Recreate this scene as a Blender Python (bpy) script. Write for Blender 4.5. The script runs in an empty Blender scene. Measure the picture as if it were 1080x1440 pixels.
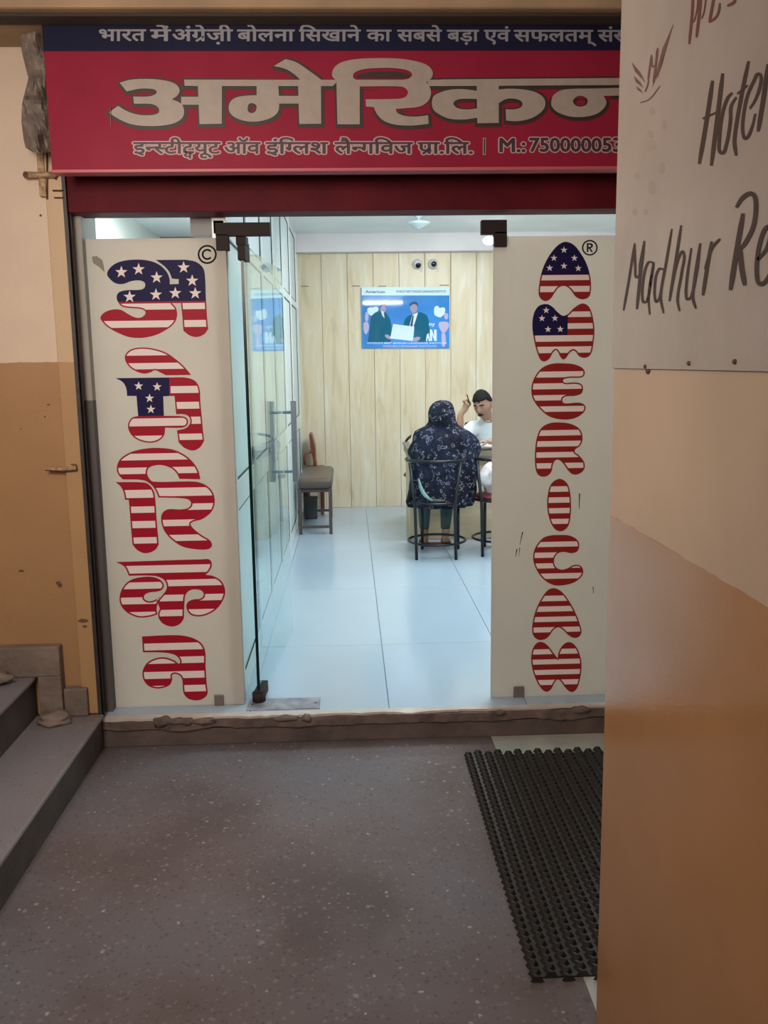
import bpy, bmesh, math, random
from mathutils import Vector, Matrix, noise
from mathutils.geometry import tessellate_polygon

# ------------------------------------------------------------------ camera
sc = bpy.context.scene
COL = sc.collection
F = 1264.0                                   # focal length in pixels of the 1080 x 1440 frame
DV = Vector((-50, -210, F)).normalized()     # world +Y (depth) in image axes (x right, y down, z forward)
DN = Vector((105, 7580, F)); DN = (DN - DN.dot(DV) * DV).normalized()
RT = DN.cross(DV)
CAMZ = 1.5
CP = Vector((0, 0, CAMZ))
cam_d = bpy.data.cameras.new('camera'); cam = bpy.data.objects.new('camera', cam_d); COL.objects.link(cam)
cam_d.sensor_fit = 'VERTICAL'; cam_d.sensor_height = 36; cam_d.lens = F / 1440 * 36; cam_d.clip_start = .05
def img2w(v): return Vector((v.dot(RT), v.dot(DV), -v.dot(DN)))
cx_, cy_, cz_ = img2w(Vector((1, 0, 0))), img2w(Vector((0, -1, 0))), img2w(Vector((0, 0, -1)))
M = Matrix((cx_, cy_, cz_)).transposed().to_4x4(); M.translation = CP
cam.matrix_world = M
sc.camera = cam

# ------------------------------------------------------------------ world, lights, exposure
sc.view_settings.view_transform = 'Standard'; sc.view_settings.look = 'None'
sc.view_settings.exposure = 0.0; sc.view_settings.gamma = 1.0; sc.view_settings.use_curve_mapping = False
w = bpy.data.worlds.new('world'); sc.world = w; w.use_nodes = True
bg = w.node_tree.nodes.get('Background') or w.node_tree.nodes.new('ShaderNodeBackground')
bg.inputs[0].default_value = (.86, .78, .80, 1); bg.inputs[1].default_value = .28
def area(name, loc, target, size, power, color, sy=None, spread=180):
    l = bpy.data.lights.new(name, 'AREA'); l.energy = power; l.color = color; l.size = size
    l.spread = math.radians(spread)
    if sy: l.shape = 'RECTANGLE'; l.size_y = sy
    o = bpy.data.objects.new(name, l); COL.objects.link(o); o.location = loc
    o.rotation_euler = (Vector(target) - Vector(loc)).to_track_quat('-Z', 'Y').to_euler()
    return o
area('passage_light', (-1.0, 1.5, 2.15), (-.35, 3.4, 1.3), .5, 30, (1, .85, .72))
area('passage_fill_light', (-.6, -1.2, 2.4), (.1, 3.0, .4), 1.4, 30, (1, .84, .76))
area('room_light', (1.3, 5.3, 2.70), (1.3, 5.6, 0), 1.2, 66, (.84, .96, 1.0), .6)  # unseen ceiling lamps added to brighten the room
area('room_light', (1.0, 7.3, 2.70), (1.0, 8.4, 0), 1.2, 76, (.96, .99, .98), .6)
area('side_room_light', (-1.2, 6.2, 2.70), (-1.2, 6.2, 0), .6, 90, (.90, .97, 1.0), 2.5)

# ------------------------------------------------------------------ helpers
def ray(x, y): return img2w(Vector((x - 540, y - 720, F)))
def atY(x, y, Y): r = ray(x, y); return CP + r * (Y / r.y)
def atZ(x, y, Z): r = ray(x, y); return CP + r * ((Z - CAMZ) / r.z)
def atX(x, y, X): r = ray(x, y); return CP + r * (X / r.x)

MATS = {}
def mat(name, col, rough=.6, metal=0, var=0, vscale=6, bump=0, bscale=60, emit=None, coat=0, spec=.5, trans=0, stretch=None):
    m = bpy.data.materials.new(name); m.use_nodes = True; nt = m.node_tree; N = nt.nodes; L = nt.links
    p = N['Principled BSDF']
    p.inputs['Base Color'].default_value = (*col, 1); p.inputs['Roughness'].default_value = rough
    p.inputs['Metallic'].default_value = metal; p.inputs['Specular IOR Level'].default_value = spec
    if coat: p.inputs['Coat Weight'].default_value = coat; p.inputs['Coat Roughness'].default_value = .05
    tc = N.new('ShaderNodeTexCoord'); mp = N.new('ShaderNodeMapping'); L.new(tc.outputs['Object'], mp.inputs[0])
    if stretch: mp.inputs['Scale'].default_value = stretch
    if var:
        n = N.new('ShaderNodeTexNoise'); n.inputs['Scale'].default_value = vscale; n.inputs['Detail'].default_value = 6
        L.new(mp.outputs[0], n.inputs['Vector'])
        r = N.new('ShaderNodeMapRange'); r.inputs[1].default_value = .3; r.inputs[2].default_value = .7
        r.inputs[3].default_value = 1 - var; r.inputs[4].default_value = 1 + var; L.new(n.outputs[0], r.inputs[0])
        mx = N.new('ShaderNodeMix'); mx.data_type = 'RGBA'; mx.blend_type = 'MULTIPLY'; mx.inputs[0].default_value = 1
        mx.inputs[6].default_value = (*col, 1); L.new(r.outputs[0], mx.inputs[7]); L.new(mx.outputs[2], p.inputs['Base Color'])
    if bump:
        n2 = N.new('ShaderNodeTexNoise'); n2.inputs['Scale'].default_value = bscale; n2.inputs['Detail'].default_value = 4
        L.new(mp.outputs[0], n2.inputs['Vector'])
        b = N.new('ShaderNodeBump'); b.inputs['Strength'].default_value = bump; b.inputs['Distance'].default_value = .01
        L.new(n2.outputs[0], b.inputs['Height']); L.new(b.outputs[0], p.inputs['Normal'])
    if emit:
        p.inputs['Emission Color'].default_value = (*emit[0], 1); p.inputs['Emission Strength'].default_value = emit[1]
    if trans:
        out = N['Material Output']; t = N.new('ShaderNodeBsdfTranslucent'); t.inputs[0].default_value = (*col, 1)
        ms = N.new('ShaderNodeMixShader'); ms.inputs[0].default_value = trans
        L.new(p.outputs[0], ms.inputs[1]); L.new(t.outputs[0], ms.inputs[2]); L.new(ms.outputs[0], out.inputs[0])
    MATS[name] = m
    return m

def nod(m): return m.node_tree.nodes, m.node_tree.links

def link(name, me, parent=None, m=None):
    if m is not None:
        for k in (m if isinstance(m, (list, tuple)) else [m]): me.materials.append(k)
    o = bpy.data.objects.new(name, me); COL.objects.link(o)
    if parent is not None: o.parent = parent; o.matrix_parent_inverse = parent.matrix_world.inverted() if False else Matrix.Identity(4)
    return o
def tag(o, label, cat, group=None, kind=None):
    o['label'] = label; o['category'] = cat
    if group: o['group'] = group
    if kind: o['kind'] = kind
    return o
def thing(name, label, cat, group=None, loc=(0, 0, 0), rz=0):
    o = bpy.data.objects.new(name, None); COL.objects.link(o); o.location = loc; o.rotation_euler = (0, 0, rz)
    o.empty_display_size = .1
    return tag(o, label, cat, group)
def root_struct(name, label=None):
    o = bpy.data.objects.new(name, None); COL.objects.link(o); o['kind'] = 'structure'
    if label: o['label'] = label
    return o

class MB:
    """collects shapes into one mesh"""
    def __init__(s): s.bm = bmesh.new()
    def box(s, a, b, bev=0, mi=0, rot=None, piv=None):
        a = Vector(a); b = Vector(b)
        r = bmesh.ops.create_cube(s.bm, size=1)
        vs = r['verts']
        for v in vs: v.co = Vector(((a.x + b.x) / 2 + v.co.x * abs(b.x - a.x), (a.y + b.y) / 2 + v.co.y * abs(b.y - a.y), (a.z + b.z) / 2 + v.co.z * abs(b.z - a.z)))
        if rot:
            c = Vector(piv) if piv else (a + b) / 2
            for v in vs: v.co = c + rot @ (v.co - c)
        fs = list({f for v in vs for f in v.link_faces})
        for f in fs: f.material_index = mi
        if bev:
            es = list({e for v in vs for e in v.link_edges})
            bmesh.ops.bevel(s.bm, geom=es, offset=bev, segments=2, affect='EDGES', profile=.5)
        return s
    def tube(s, pts, r, n=10, mi=0, closed=False, cap=True):
        pts = [Vector(p) for p in pts]; rs = r if isinstance(r, (list, tuple)) else [r] * len(pts)
        rings = []; prev = None
        for i, p in enumerate(pts):
            if closed: t = pts[(i + 1) % len(pts)] - pts[i - 1]
            else: t = pts[min(i + 1, len(pts) - 1)] - pts[max(i - 1, 0)]
            t.normalize()
            if prev is None:
                u = t.orthogonal().normalized()
            else:
                u = (prev - t * prev.dot(t)); u = u.normalized() if u.length > 1e-6 else t.orthogonal().normalized()
            prev = u; v = t.cross(u)
            rings.append([s.bm.verts.new(p + (u * math.cos(a) + v * math.sin(a)) * rs[i]) for a in [2 * math.pi * k / n for k in range(n)]])
        m = len(rings)
        for i in range(m if closed else m - 1):
            A, B = rings[i], rings[(i + 1) % m]
            for k in range(n):
                f = s.bm.faces.new((A[k], A[(k + 1) % n], B[(k + 1) % n], B[k])); f.smooth = True; f.material_index = mi
        if cap and not closed:
            s.bm.faces.new(rings[0][::-1]).material_index = mi; s.bm.faces.new(rings[-1]).material_index = mi
        return s
    def lathe(s, c, prof, n=20, axis='Z', mi=0):
        """prof = [(r, h)...]"""
        c = Vector(c); rings = []
        for r, h in prof:
            ring = []
            for k in range(n):
                a = 2 * math.pi * k / n; x, y = r * math.cos(a), r * math.sin(a)
                p = {'Z': (x, y, h), 'Y': (x, h, y), 'X': (h, x, y)}[axis]
                ring.append(s.bm.verts.new(c + Vector(p)))
            rings.append(ring)
        for A, B in zip(rings, rings[1:]):
            for k in range(n):
                f = s.bm.faces.new((A[k], A[(k + 1) % n], B[(k + 1) % n], B[k])); f.smooth = True; f.material_index = mi
        for R in (rings[0][::-1], rings[-1]):
            s.bm.faces.new(R).material_index = mi
        return s
    def loft(s, rings, n=28, fold=0, seed=0, mi=0, cap=True, fscale=3.0):
        """rings = [(cx, cy, z, rx, ry[, tiltx])]"""
        RR = []
        for ri, q in enumerate(rings):
            cx, cy, z, rx, ry = q[:5]; tl = q[5] if len(q) > 5 else 0
            ring = []
            for k in range(n):
                a = 2 * math.pi * k / n
                f = 1 + fold * noise.noise(Vector((math.cos(a) * fscale, math.sin(a) * fscale, z * fscale * 1.4 + seed)))
                x, y = rx * math.cos(a) * f, ry * math.sin(a) * f
                ring.append(s.bm.verts.new((cx + x, cy + y, z + tl * y)))
            RR.append(ring)
        for A, B in zip(RR, RR[1:]):
            for k in range(n):
                f = s.bm.faces.new((A[k], A[(k + 1) % n], B[(k + 1) % n], B[k])); f.smooth = True; f.material_index = mi
        if cap:
            for R in (RR[0][::-1], RR[-1]): s.bm.faces.new(R).material_index = mi
        return s
    def ball(s, c, r, seg=14, mi=0, rot=None, jag=0, seed=0):
        rr = r if isinstance(r, (tuple, list)) else (r, r, r)
        o = bmesh.ops.create_uvsphere(s.bm, u_segments=seg, v_segments=max(6, seg * 2 // 3), radius=1)
        for v in o['verts']:
            j = 1 + jag * noise.noise(v.co * 1.7 + Vector((seed, 0, 0)))
            q = Vector((v.co.x * rr[0], v.co.y * rr[1], v.co.z * rr[2])) * j
            if rot: q = rot @ q
            v.co = Vector(c) + q
            for f in v.link_faces: f.smooth = True; f.material_index = mi
        return s
    def poly(s, loops, fn, mi=0):
        """flat polygon with holes; fn maps (x, y) to 3-D"""
        vl = [[Vector((x, y, 0)) for x, y in l] for l in loops]
        tri = tessellate_polygon(vl); flat = [v for l in vl for v in l]
        bv = [s.bm.verts.new(fn(v.x, v.y)) for v in flat]
        for t in tri:
            try: f = s.bm.faces.new([bv[i] for i in t]); f.material_index = mi
            except ValueError: pass
        return s
    def mesh(s, name):
        bmesh.ops.recalc_face_normals(s.bm, faces=s.bm.faces[:])
        me = bpy.data.meshes.new(name); s.bm.to_mesh(me); s.bm.free(); return me
    def build(s, name, m, parent=None): return link(name, s.mesh(name), parent, m)

def P(s):
    """'x,y x,yc' -> [(x, y, corner)]"""
    out = []
    for t in s.split():
        c = t.endswith('c'); a, b = t.rstrip('c').split(','); out.append((float(a), float(b), c))
    return out
def smooth(pts, closed=True, k=6):
    n = len(pts); V = [Vector((p[0], p[1])) for p in pts]; out = []
    def tan(i, other):
        if pts[i][2] or (not closed and i in (0, n - 1)): return (V[other] - V[i]) if True else None
        return V[(i + 1) % n] - V[(i - 1) % n]
    for i in range(n if closed else n - 1):
        j = (i + 1) % n; a, b = V[i], V[j]; L = (b - a).length
        if L < 1e-6: continue
        ta = tan(i, j).normalized() * L
        tb = (b - a if (pts[j][2] or (not closed and j == n - 1)) else V[(j + 1) % n] - V[i]).normalized() * L
        steps = 1 if (pts[i][2] and pts[j][2]) else k
        for q in range(steps):
            t = q / steps; h1 = 2 * t**3 - 3 * t**2 + 1; h2 = t**3 - 2 * t**2 + t; h3 = -2 * t**3 + 3 * t**2; h4 = t**3 - t**2
            p = a * h1 + ta * h2 + b * h3 + tb * h4; out.append((p.x, p.y))
    if not closed: out.append((V[-1].x, V[-1].y))
    return out
def offset(loop, d):
    """grow (+) or shrink (-) a closed loop"""
    n = len(loop); A = sum(loop[i][0] * loop[(i + 1) % n][1] - loop[(i + 1) % n][0] * loop[i][1] for i in range(n))
    sg = 1 if A > 0 else -1; out = []
    for i in range(n):
        p = Vector(loop[i - 1]); c = Vector(loop[i]); q = Vector(loop[(i + 1) % n])
        e1 = (c - p); e2 = (q - c)
        if e1.length < 1e-9 or e2.length < 1e-9: out.append(loop[i]); continue
        e1.normalize(); e2.normalize()
        n1 = Vector((e1.y, -e1.x)) * sg; n2 = Vector((e2.y, -e2.x)) * sg
        b = n1 + n2
        if b.length < .3: b = n1
        b.normalize(); k = min(1 / max(.5, b.dot(n1)), 1.6)
        r = c + b * d * k; out.append((r.x, r.y))
    return out
def clip_z(me_or_bm, z0, z1):
    bm = me_or_bm.copy()
    for co, no in (((0, 0, z1), (0, 0, 1)), ((0, 0, z0), (0, 0, -1))):
        bmesh.ops.bisect_plane(bm, geom=bm.verts[:] + bm.edges[:] + bm.faces[:], plane_co=co, plane_no=no, clear_outer=True)
    return bm
def clip_x(bm0, x0, x1):
    bm = bm0.copy()
    for co, no in (((x1, 0, 0), (1, 0, 0)), ((x0, 0, 0), (-1, 0, 0))):
        bmesh.ops.bisect_plane(bm, geom=bm.verts[:] + bm.edges[:] + bm.faces[:], plane_co=co, plane_no=no, clear_outer=True)
    return bm
def merge(dst, src):
    me = bpy.data.meshes.new('tmp'); src.to_mesh(me); dst.from_mesh(me); bpy.data.meshes.remove(me)
def copy_tree(o, parent=None):
    c = o.copy(); COL.objects.link(c)
    if parent is not None: c.parent = parent
    for ch in list(o.children): copy_tree(ch, c)
    return c

# ------------------------------------------------------------------ materials
def two_tone(name, levels, rough, var=.06, bump=.12, coat=0):
    """painted wall: levels = [(z_top, colour)...] bottom to top, a paint line at each level"""
    m = mat(name, levels[0][1], rough, bump=bump, bscale=140, coat=coat); N, L = nod(m); p = N['Principled BSDF']
    g = N.new('ShaderNodeNewGeometry'); sx = N.new('ShaderNodeSeparateXYZ'); L.new(g.outputs['Position'], sx.inputs[0])
    cur = None
    nz = N.new('ShaderNodeTexNoise'); nz.inputs['Scale'].default_value = 14; L.new(g.outputs['Position'], nz.inputs['Vector'])
    ma = N.new('ShaderNodeMath'); ma.operation = 'MULTIPLY_ADD'; ma.inputs[1].default_value = .012; L.new(nz.outputs[0], ma.inputs[0]); L.new(sx.outputs[2], ma.inputs[2])
    prev = N.new('ShaderNodeRGB'); prev.outputs[0].default_value = (*levels[0][1], 1); prev = prev.outputs[0]
    for (z, _), (_, c) in zip(levels, levels[1:]):
        gt = N.new('ShaderNodeMath'); gt.operation = 'GREATER_THAN'; gt.inputs[1].default_value = z + .006; L.new(ma.outputs[0], gt.inputs[0])
        mx = N.new('ShaderNodeMix'); mx.data_type = 'RGBA'; L.new(gt.outputs[0], mx.inputs[0]); L.new(prev, mx.inputs[6]); mx.inputs[7].default_value = (*c, 1); prev = mx.outputs[2]
    n = N.new('ShaderNodeTexNoise'); n.inputs['Scale'].default_value = 3.5; n.inputs['Detail'].default_value = 8; L.new(g.outputs['Position'], n.inputs['Vector'])
    r = N.new('ShaderNodeMapRange'); r.inputs[1].default_value = .3; r.inputs[2].default_value = .7; r.inputs[3].default_value = 1 - var; r.inputs[4].default_value = 1 + var; L.new(n.outputs[0], r.inputs[0])
    n3 = N.new('ShaderNodeTexVoronoi'); n3.inputs['Scale'].default_value = 3.3; L.new(g.outputs['Position'], n3.inputs['Vector'])
    r3 = N.new('ShaderNodeMapRange'); r3.inputs[1].default_value = .012; r3.inputs[2].default_value = .03; r3.inputs[3].default_value = .45; r3.inputs[4].default_value = 1; L.new(n3.outputs['Distance'], r3.inputs[0])
    mm = N.new('ShaderNodeMath'); mm.operation = 'MULTIPLY'; L.new(r.outputs[0], mm.inputs[0]); L.new(r3.outputs[0], mm.inputs[1])
    mx = N.new('ShaderNodeMix'); mx.data_type = 'RGBA'; mx.blend_type = 'MULTIPLY'; mx.inputs[0].default_value = 1
    L.new(prev, mx.inputs[6]); L.new(mm.outputs[0], mx.inputs[7]); L.new(mx.outputs[2], p.inputs['Base Color'])
    return m
ORANGE = (.40, .225, .10); CREAM = (.68, .55, .42); BEIGE = (.49, .37, .265)
m_wall_l = two_tone('left_wall_paint', [(1.518, ORANGE), (9, CREAM)], .55)
m_strip = two_tone('plaster_strip_paint', [(1.518, (.45, .27, .12)), (9, (.58, .41, .25))], .5)
m_wall_r = two_tone('right_wall_paint', [(1.165, (.40, .205, .085)), (9, BEIGE)], .40, bump=.03)
N_, L_ = nod(m_wall_r)      # the lower enamel is glossier than the distemper above
g_ = N_.new('ShaderNodeNewGeometry'); s_x = N_.new('ShaderNodeSeparateXYZ'); L_.new(g_.outputs[0], s_x.inputs[0])
gt_ = N_.new('ShaderNodeMath'); gt_.operation = 'GREATER_THAN'; gt_.inputs[1].default_value = 1.165; L_.new(s_x.outputs[2], gt_.inputs[0])
mr_ = N_.new('ShaderNodeMapRange'); mr_.inputs[3].default_value = .12; mr_.inputs[4].default_value = .6; L_.new(gt_.outputs[0], mr_.inputs[0]); L_.new(mr_.outputs[0], N_['Principled BSDF'].inputs['Roughness'])
N_['Principled BSDF'].inputs['Specular IOR Level'].default_value = .32
m_jamb = two_tone('jamb_paint', [(1.36, (.10, .09, .09)), (9, (.36, .35, .31))], .6)
m_wall_in = mat('interior_plaster', (.78, .77, .72), .7, var=.03)
m_ceil = mat('interior_ceiling_paint', (.86, .91, .92), .7, var=.03, vscale=3)
m_cornice = mat('cornice_paint', (.76, .72, .72), .7, var=.04, vscale=4)
m_brown_beam = mat('stained_beam', (.34, .23, .13), .7, var=.25, vscale=3, bump=.3, bscale=20)
m_dark = mat('dark_gap', (.03, .028, .03), .8)
m_lintel = mat('dark_red_paint', (.11, .007, .014), .6, var=.25, vscale=5, bump=.1, spec=.15)
m_steel_dark = mat('dark_steel', (.055, .045, .045), .5, .3, var=.2, vscale=20)
m_patch = mat('brown_patch_fitting', (.038, .028, .028), .6, .0, var=.1, spec=.12)
m_patch_bot = mat('grey_clamp', (.22, .19, .17), .5, .4)
m_panel = mat('frosted_cream_film', (.74, .69, .62), .5, var=.05, vscale=3, trans=.48, spec=.3)
m_red = mat('red_film', (.40, .010, .030), .5, spec=.15); m_white = mat('white_film', (.90, .80, .77), .5, spec=.2); m_navy = mat('navy_film', (.014, .011, .070), .5, spec=.12)
m_redr = mat('brick_red_film', (.31, .022, .020), .5, spec=.15)
m_black = mat('black_film', (.012, .010, .012), .6, spec=.1)
m_alu = mat('white_aluminium', (.74, .80, .80), .35, .1, var=.02)
m_gasket = mat('black_rubber_gasket', (.02, .025, .03), .5)
m_pane = mat('frosted_window_pane', (.66, .78, .80), .3, var=.04, vscale=2, spec=.3)
m_chrome = mat('brushed_steel', (.36, .41, .46), .3, .9, var=.05, vscale=40)
m_pvc = None
m_grout = mat('floor_grout', (.22, .24, .25), .8)
m_tile = mat('white_floor_tile', (.42, .535, .64), .14, var=.035, vscale=1.3)
m_thresh = mat('cream_marble', (.58, .52, .46), .35, var=.12, vscale=9)
m_riser = mat('brown_cement', (.115, .085, .075), .75, var=.3, vscale=8, bump=.35, bscale=40)
m_riser2 = mat('broken_plaster', (.15, .11, .092), .8, var=.35, vscale=14, bump=.6, bscale=30)
m_cement = mat('grey_cement', (.20, .155, .125), .85, var=.28, vscale=7, bump=.5, bscale=35)
m_paletile = mat('pale_border_stone', (.40, .42, .36), .4, var=.18, vscale=6)
m_rubber = mat('black_rubber', (.020, .018, .016), .42, var=.2, vscale=30)
m_tarp = mat('grey_plastic_sheet', (.46, .39, .34), .42, var=.25, vscale=10)
m_rust = mat('painted_rusty_metal', (.40, .26, .15), .6, .2, var=.4, vscale=60)
m_rustd = mat('rust', (.10, .05, .03), .7, .2, var=.4, vscale=60)

# architectural glass: fresnel mix of tinted transparency and mirror
def glass(name, tint):
    m = bpy.data.materials.new(name); m.use_nodes = True; N, L = nod(m); N.remove(N['Principled BSDF'])
    t = N.new('ShaderNodeBsdfTransparent'); t.inputs[0].default_value = (*tint, 1)
    g = N.new('ShaderNodeBsdfGlossy'); g.inputs['Roughness'].default_value = .01; g.inputs[0].default_value = (.93, .98, 1, 1)
    fr = N.new('ShaderNodeFresnel'); ge = N.new('ShaderNodeNewGeometry'); mr = N.new('ShaderNodeMapRange')
    mr.inputs[3].default_value = 1.5; mr.inputs[4].default_value = 1 / 1.5; L.new(ge.outputs['Backfacing'], mr.inputs[0]); L.new(mr.outputs[0], fr.inputs[0])
    mx = N.new('ShaderNodeMixShader'); L.new(fr.outputs[0], mx.inputs[0]); L.new(t.outputs[0], mx.inputs[1]); L.new(g.outputs[0], mx.inputs[2])
    L.new(mx.outputs[0], N['Material Output'].inputs[0]); return m
m_glass = glass('clear_glass', (.90, .965, .955))
m_edge = mat('green_glass_edge', (.003, .020, .022), .25, spec=.2)

# terrazzo
def terrazzo(name, base, chip, k=1.0):
    m = mat(name, base, .55, spec=.3, bump=.05, bscale=80); N, L = nod(m); p = N['Principled BSDF']
    g = N.new('ShaderNodeNewGeometry'); prev = None
    n = N.new('ShaderNodeTexNoise'); n.inputs['Scale'].default_value = 2.2; n.inputs['Detail'].default_value = 7; L.new(g.outputs[0], n.inputs['Vector'])
    cr = N.new('ShaderNodeValToRGB'); cr.color_ramp.elements[0].position = .3; cr.color_ramp.elements[1].position = .72
    cr.color_ramp.elements[0].color = (*[c * .72 for c in base], 1); cr.color_ramp.elements[1].color = (*[c * 1.25 for c in base], 1)
    L.new(n.outputs[0], cr.inputs[0]); prev = cr.outputs[0]
    nb = N.new('ShaderNodeTexNoise'); nb.inputs['Scale'].default_value = 1.1; nb.inputs['Detail'].default_value = 4; L.new(g.outputs[0], nb.inputs['Vector'])
    rb = N.new('ShaderNodeMapRange'); rb.inputs[1].default_value = .42; rb.inputs[2].default_value = .62; L.new(nb.outputs[0], rb.inputs[0])
    mb_ = N.new('ShaderNodeMix'); mb_.data_type = 'RGBA'; L.new(rb.outputs[0], mb_.inputs[0]); L.new(prev, mb_.inputs[6]); mb_.inputs[7].default_value = (base[0] * .98, base[0] * .93, base[0] * 1.02, 1); prev = mb_.outputs[2]
    wob = N.new('ShaderNodeTexNoise'); wob.inputs['Scale'].default_value = 60; L.new(g.outputs[0], wob.inputs['Vector'])
    wv = N.new('ShaderNodeMix'); wv.data_type = 'RGBA'; wv.blend_type = 'ADD'; wv.inputs[0].default_value = .018; L.new(g.outputs[0], wv.inputs[6]); L.new(wob.outputs['Color'], wv.inputs[7])
    for sc_, th, colr, cut, st_ in ((42, .15, chip, .80, .75), (60, .24, [c * .55 for c in chip], .45, .45), (80, .26, [c * .45 for c in base], .5, .5), (26, .14, [c * .8 for c in chip], .86, .5)):
        v = N.new('ShaderNodeTexVoronoi'); v.inputs['Scale'].default_value = sc_; L.new(wv.outputs[2], v.inputs['Vector'])
        sp_ = N.new('ShaderNodeSeparateColor'); L.new(v.outputs['Color'], sp_.inputs[0])
        thr = N.new('ShaderNodeMath'); thr.operation = 'MULTIPLY'; thr.inputs[1].default_value = th * 2 * k; L.new(sp_.outputs[0], thr.inputs[0])
        df = N.new('ShaderNodeMath'); df.operation = 'SUBTRACT'; L.new(thr.outputs[0], df.inputs[0]); L.new(v.outputs['Distance'], df.inputs[1])
        sm = N.new('ShaderNodeMapRange'); sm.inputs[1].default_value = -.02; sm.inputs[2].default_value = .08; L.new(df.outputs[0], sm.inputs[0])
        g2 = N.new('ShaderNodeMath'); g2.operation = 'GREATER_THAN'; g2.inputs[1].default_value = cut; L.new(sp_.outputs[1], g2.inputs[0])
        a = N.new('ShaderNodeMath'); a.operation = 'MULTIPLY'; L.new(sm.outputs[0], a.inputs[0]); L.new(g2.outputs[0], a.inputs[1])
        b = N.new('ShaderNodeMath'); b.operation = 'MULTIPLY'; b.inputs[1].default_value = st_; L.new(a.outputs[0], b.inputs[0])
        mx = N.new('ShaderNodeMix'); mx.data_type = 'RGBA'; L.new(b.outputs[0], mx.inputs[0]); L.new(prev, mx.inputs[6]); mx.inputs[7].default_value = (*colr, 1); prev = mx.outputs[2]
    L.new(prev, p.inputs['Base Color']); return m
m_terr = terrazzo('brown_terrazzo', (.145, .112, .108), (.42, .38, .37))
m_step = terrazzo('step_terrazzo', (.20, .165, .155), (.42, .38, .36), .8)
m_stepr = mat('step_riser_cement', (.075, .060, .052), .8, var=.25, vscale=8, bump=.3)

# wood-look PVC wall panel: long soft vertical figure
def pvc():
    m = mat('cream_wood_grain_panel', (.66, .60, .45), .38); N, L = nod(m); p = N['Principled BSDF']
    tc = N.new('ShaderNodeNewGeometry'); mp = N.new('ShaderNodeMapping'); mp.inputs['Scale'].default_value = (7, 1, .9); L.new(tc.outputs['Position'], mp.inputs[0])
    n = N.new('ShaderNodeTexNoise'); n.inputs['Scale'].default_value = 1.5; n.inputs['Detail'].default_value = 5; n.inputs['Distortion'].default_value = 1.2; L.new(mp.outputs[0], n.inputs['Vector'])
    cr = N.new('ShaderNodeValToRGB'); e = cr.color_ramp.elements
    e[0].position = .28; e[0].color = (.58, .49, .32, 1); e[1].position = .74; e[1].color = (.80, .74, .60, 1)
    k = e.new(.45); k.color = (.71, .60, .41, 1); k = e.new(.60); k.color = (.72, .64, .48, 1)
    L.new(n.outputs[0], cr.inputs[0])
    mp2 = N.new('ShaderNodeMapping'); mp2.inputs['Scale'].default_value = (26, 1, 2.2); L.new(tc.outputs['Position'], mp2.inputs[0])
    n2 = N.new('ShaderNodeTexNoise'); n2.inputs['Scale'].default_value = 1; n2.inputs['Detail'].default_value = 6; L.new(mp2.outputs[0], n2.inputs['Vector'])
    r = N.new('ShaderNodeMapRange'); r.inputs[1].default_value = .62; r.inputs[2].default_value = .72; L.new(n2.outputs[0], r.inputs[0])
    q = N.new('ShaderNodeMath'); q.operation = 'MULTIPLY'; q.inputs[1].default_value = .5; L.new(r.outputs[0], q.inputs[0])
    mx = N.new('ShaderNodeMix'); mx.data_type = 'RGBA'; L.new(q.outputs[0], mx.inputs[0]); L.new(cr.outputs[0], mx.inputs[6]); mx.inputs[7].default_value = (.82, .80, .70, 1)
    L.new(mx.outputs[2], p.inputs['Base Color']); return m
m_pvc = pvc()

# ------------------------------------------------------------------ the setting
ZF = -.125                       # passage floor
YP = 3.84                        # glass front plane
XL, XR, YB, ZC = -.50, 3.2, 9.34, 2.76   # interior room

def struct_mesh(name, mb, m, label=None):
    o = mb.build(name, m); o['kind'] = 'structure'
    if label: o['label'] = label
    return o
struct_mesh('floor', MB().box((-1.25, -2.5, ZF - .15), (.592, 3.74, ZF)), m_terr)
fb = root_struct('trim_1', 'pale stone border strip of the passage floor under the mat')
yy = 3.745
for i, L_ in enumerate((.9, .85, .95, .9, .9, .9)):
    MB().box((.593, yy - L_ + .004, ZF - .14), (1.8, yy, ZF), .002).build('border_stone', m_paletile, fb); yy -= L_
# interior floor
fl = root_struct('floor')
MB().box((-1.85, 4.02, -.125), (XR, YB, -.006)).box((-1.12, 3.746, -.125), (1.9, 4.02, -.006)).build('grout_bed', m_grout, fl)
rowsY = [3.735, 4.66, 5.88, 7.10, 8.32, YB]; colsX = [-1.12, -.461, .149, .759, 1.369, 1.979, 2.589, XR]
for y0, y1 in zip(rowsY, rowsY[1:]):
    for x0, x1 in zip(colsX, colsX[1:]):
        MB().box((x0 + .0015, y0 + .0015, -.03), (x1 - .0015, y1 - .0015, 0), .001).build('floor_tile', m_tile, fl)
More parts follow.
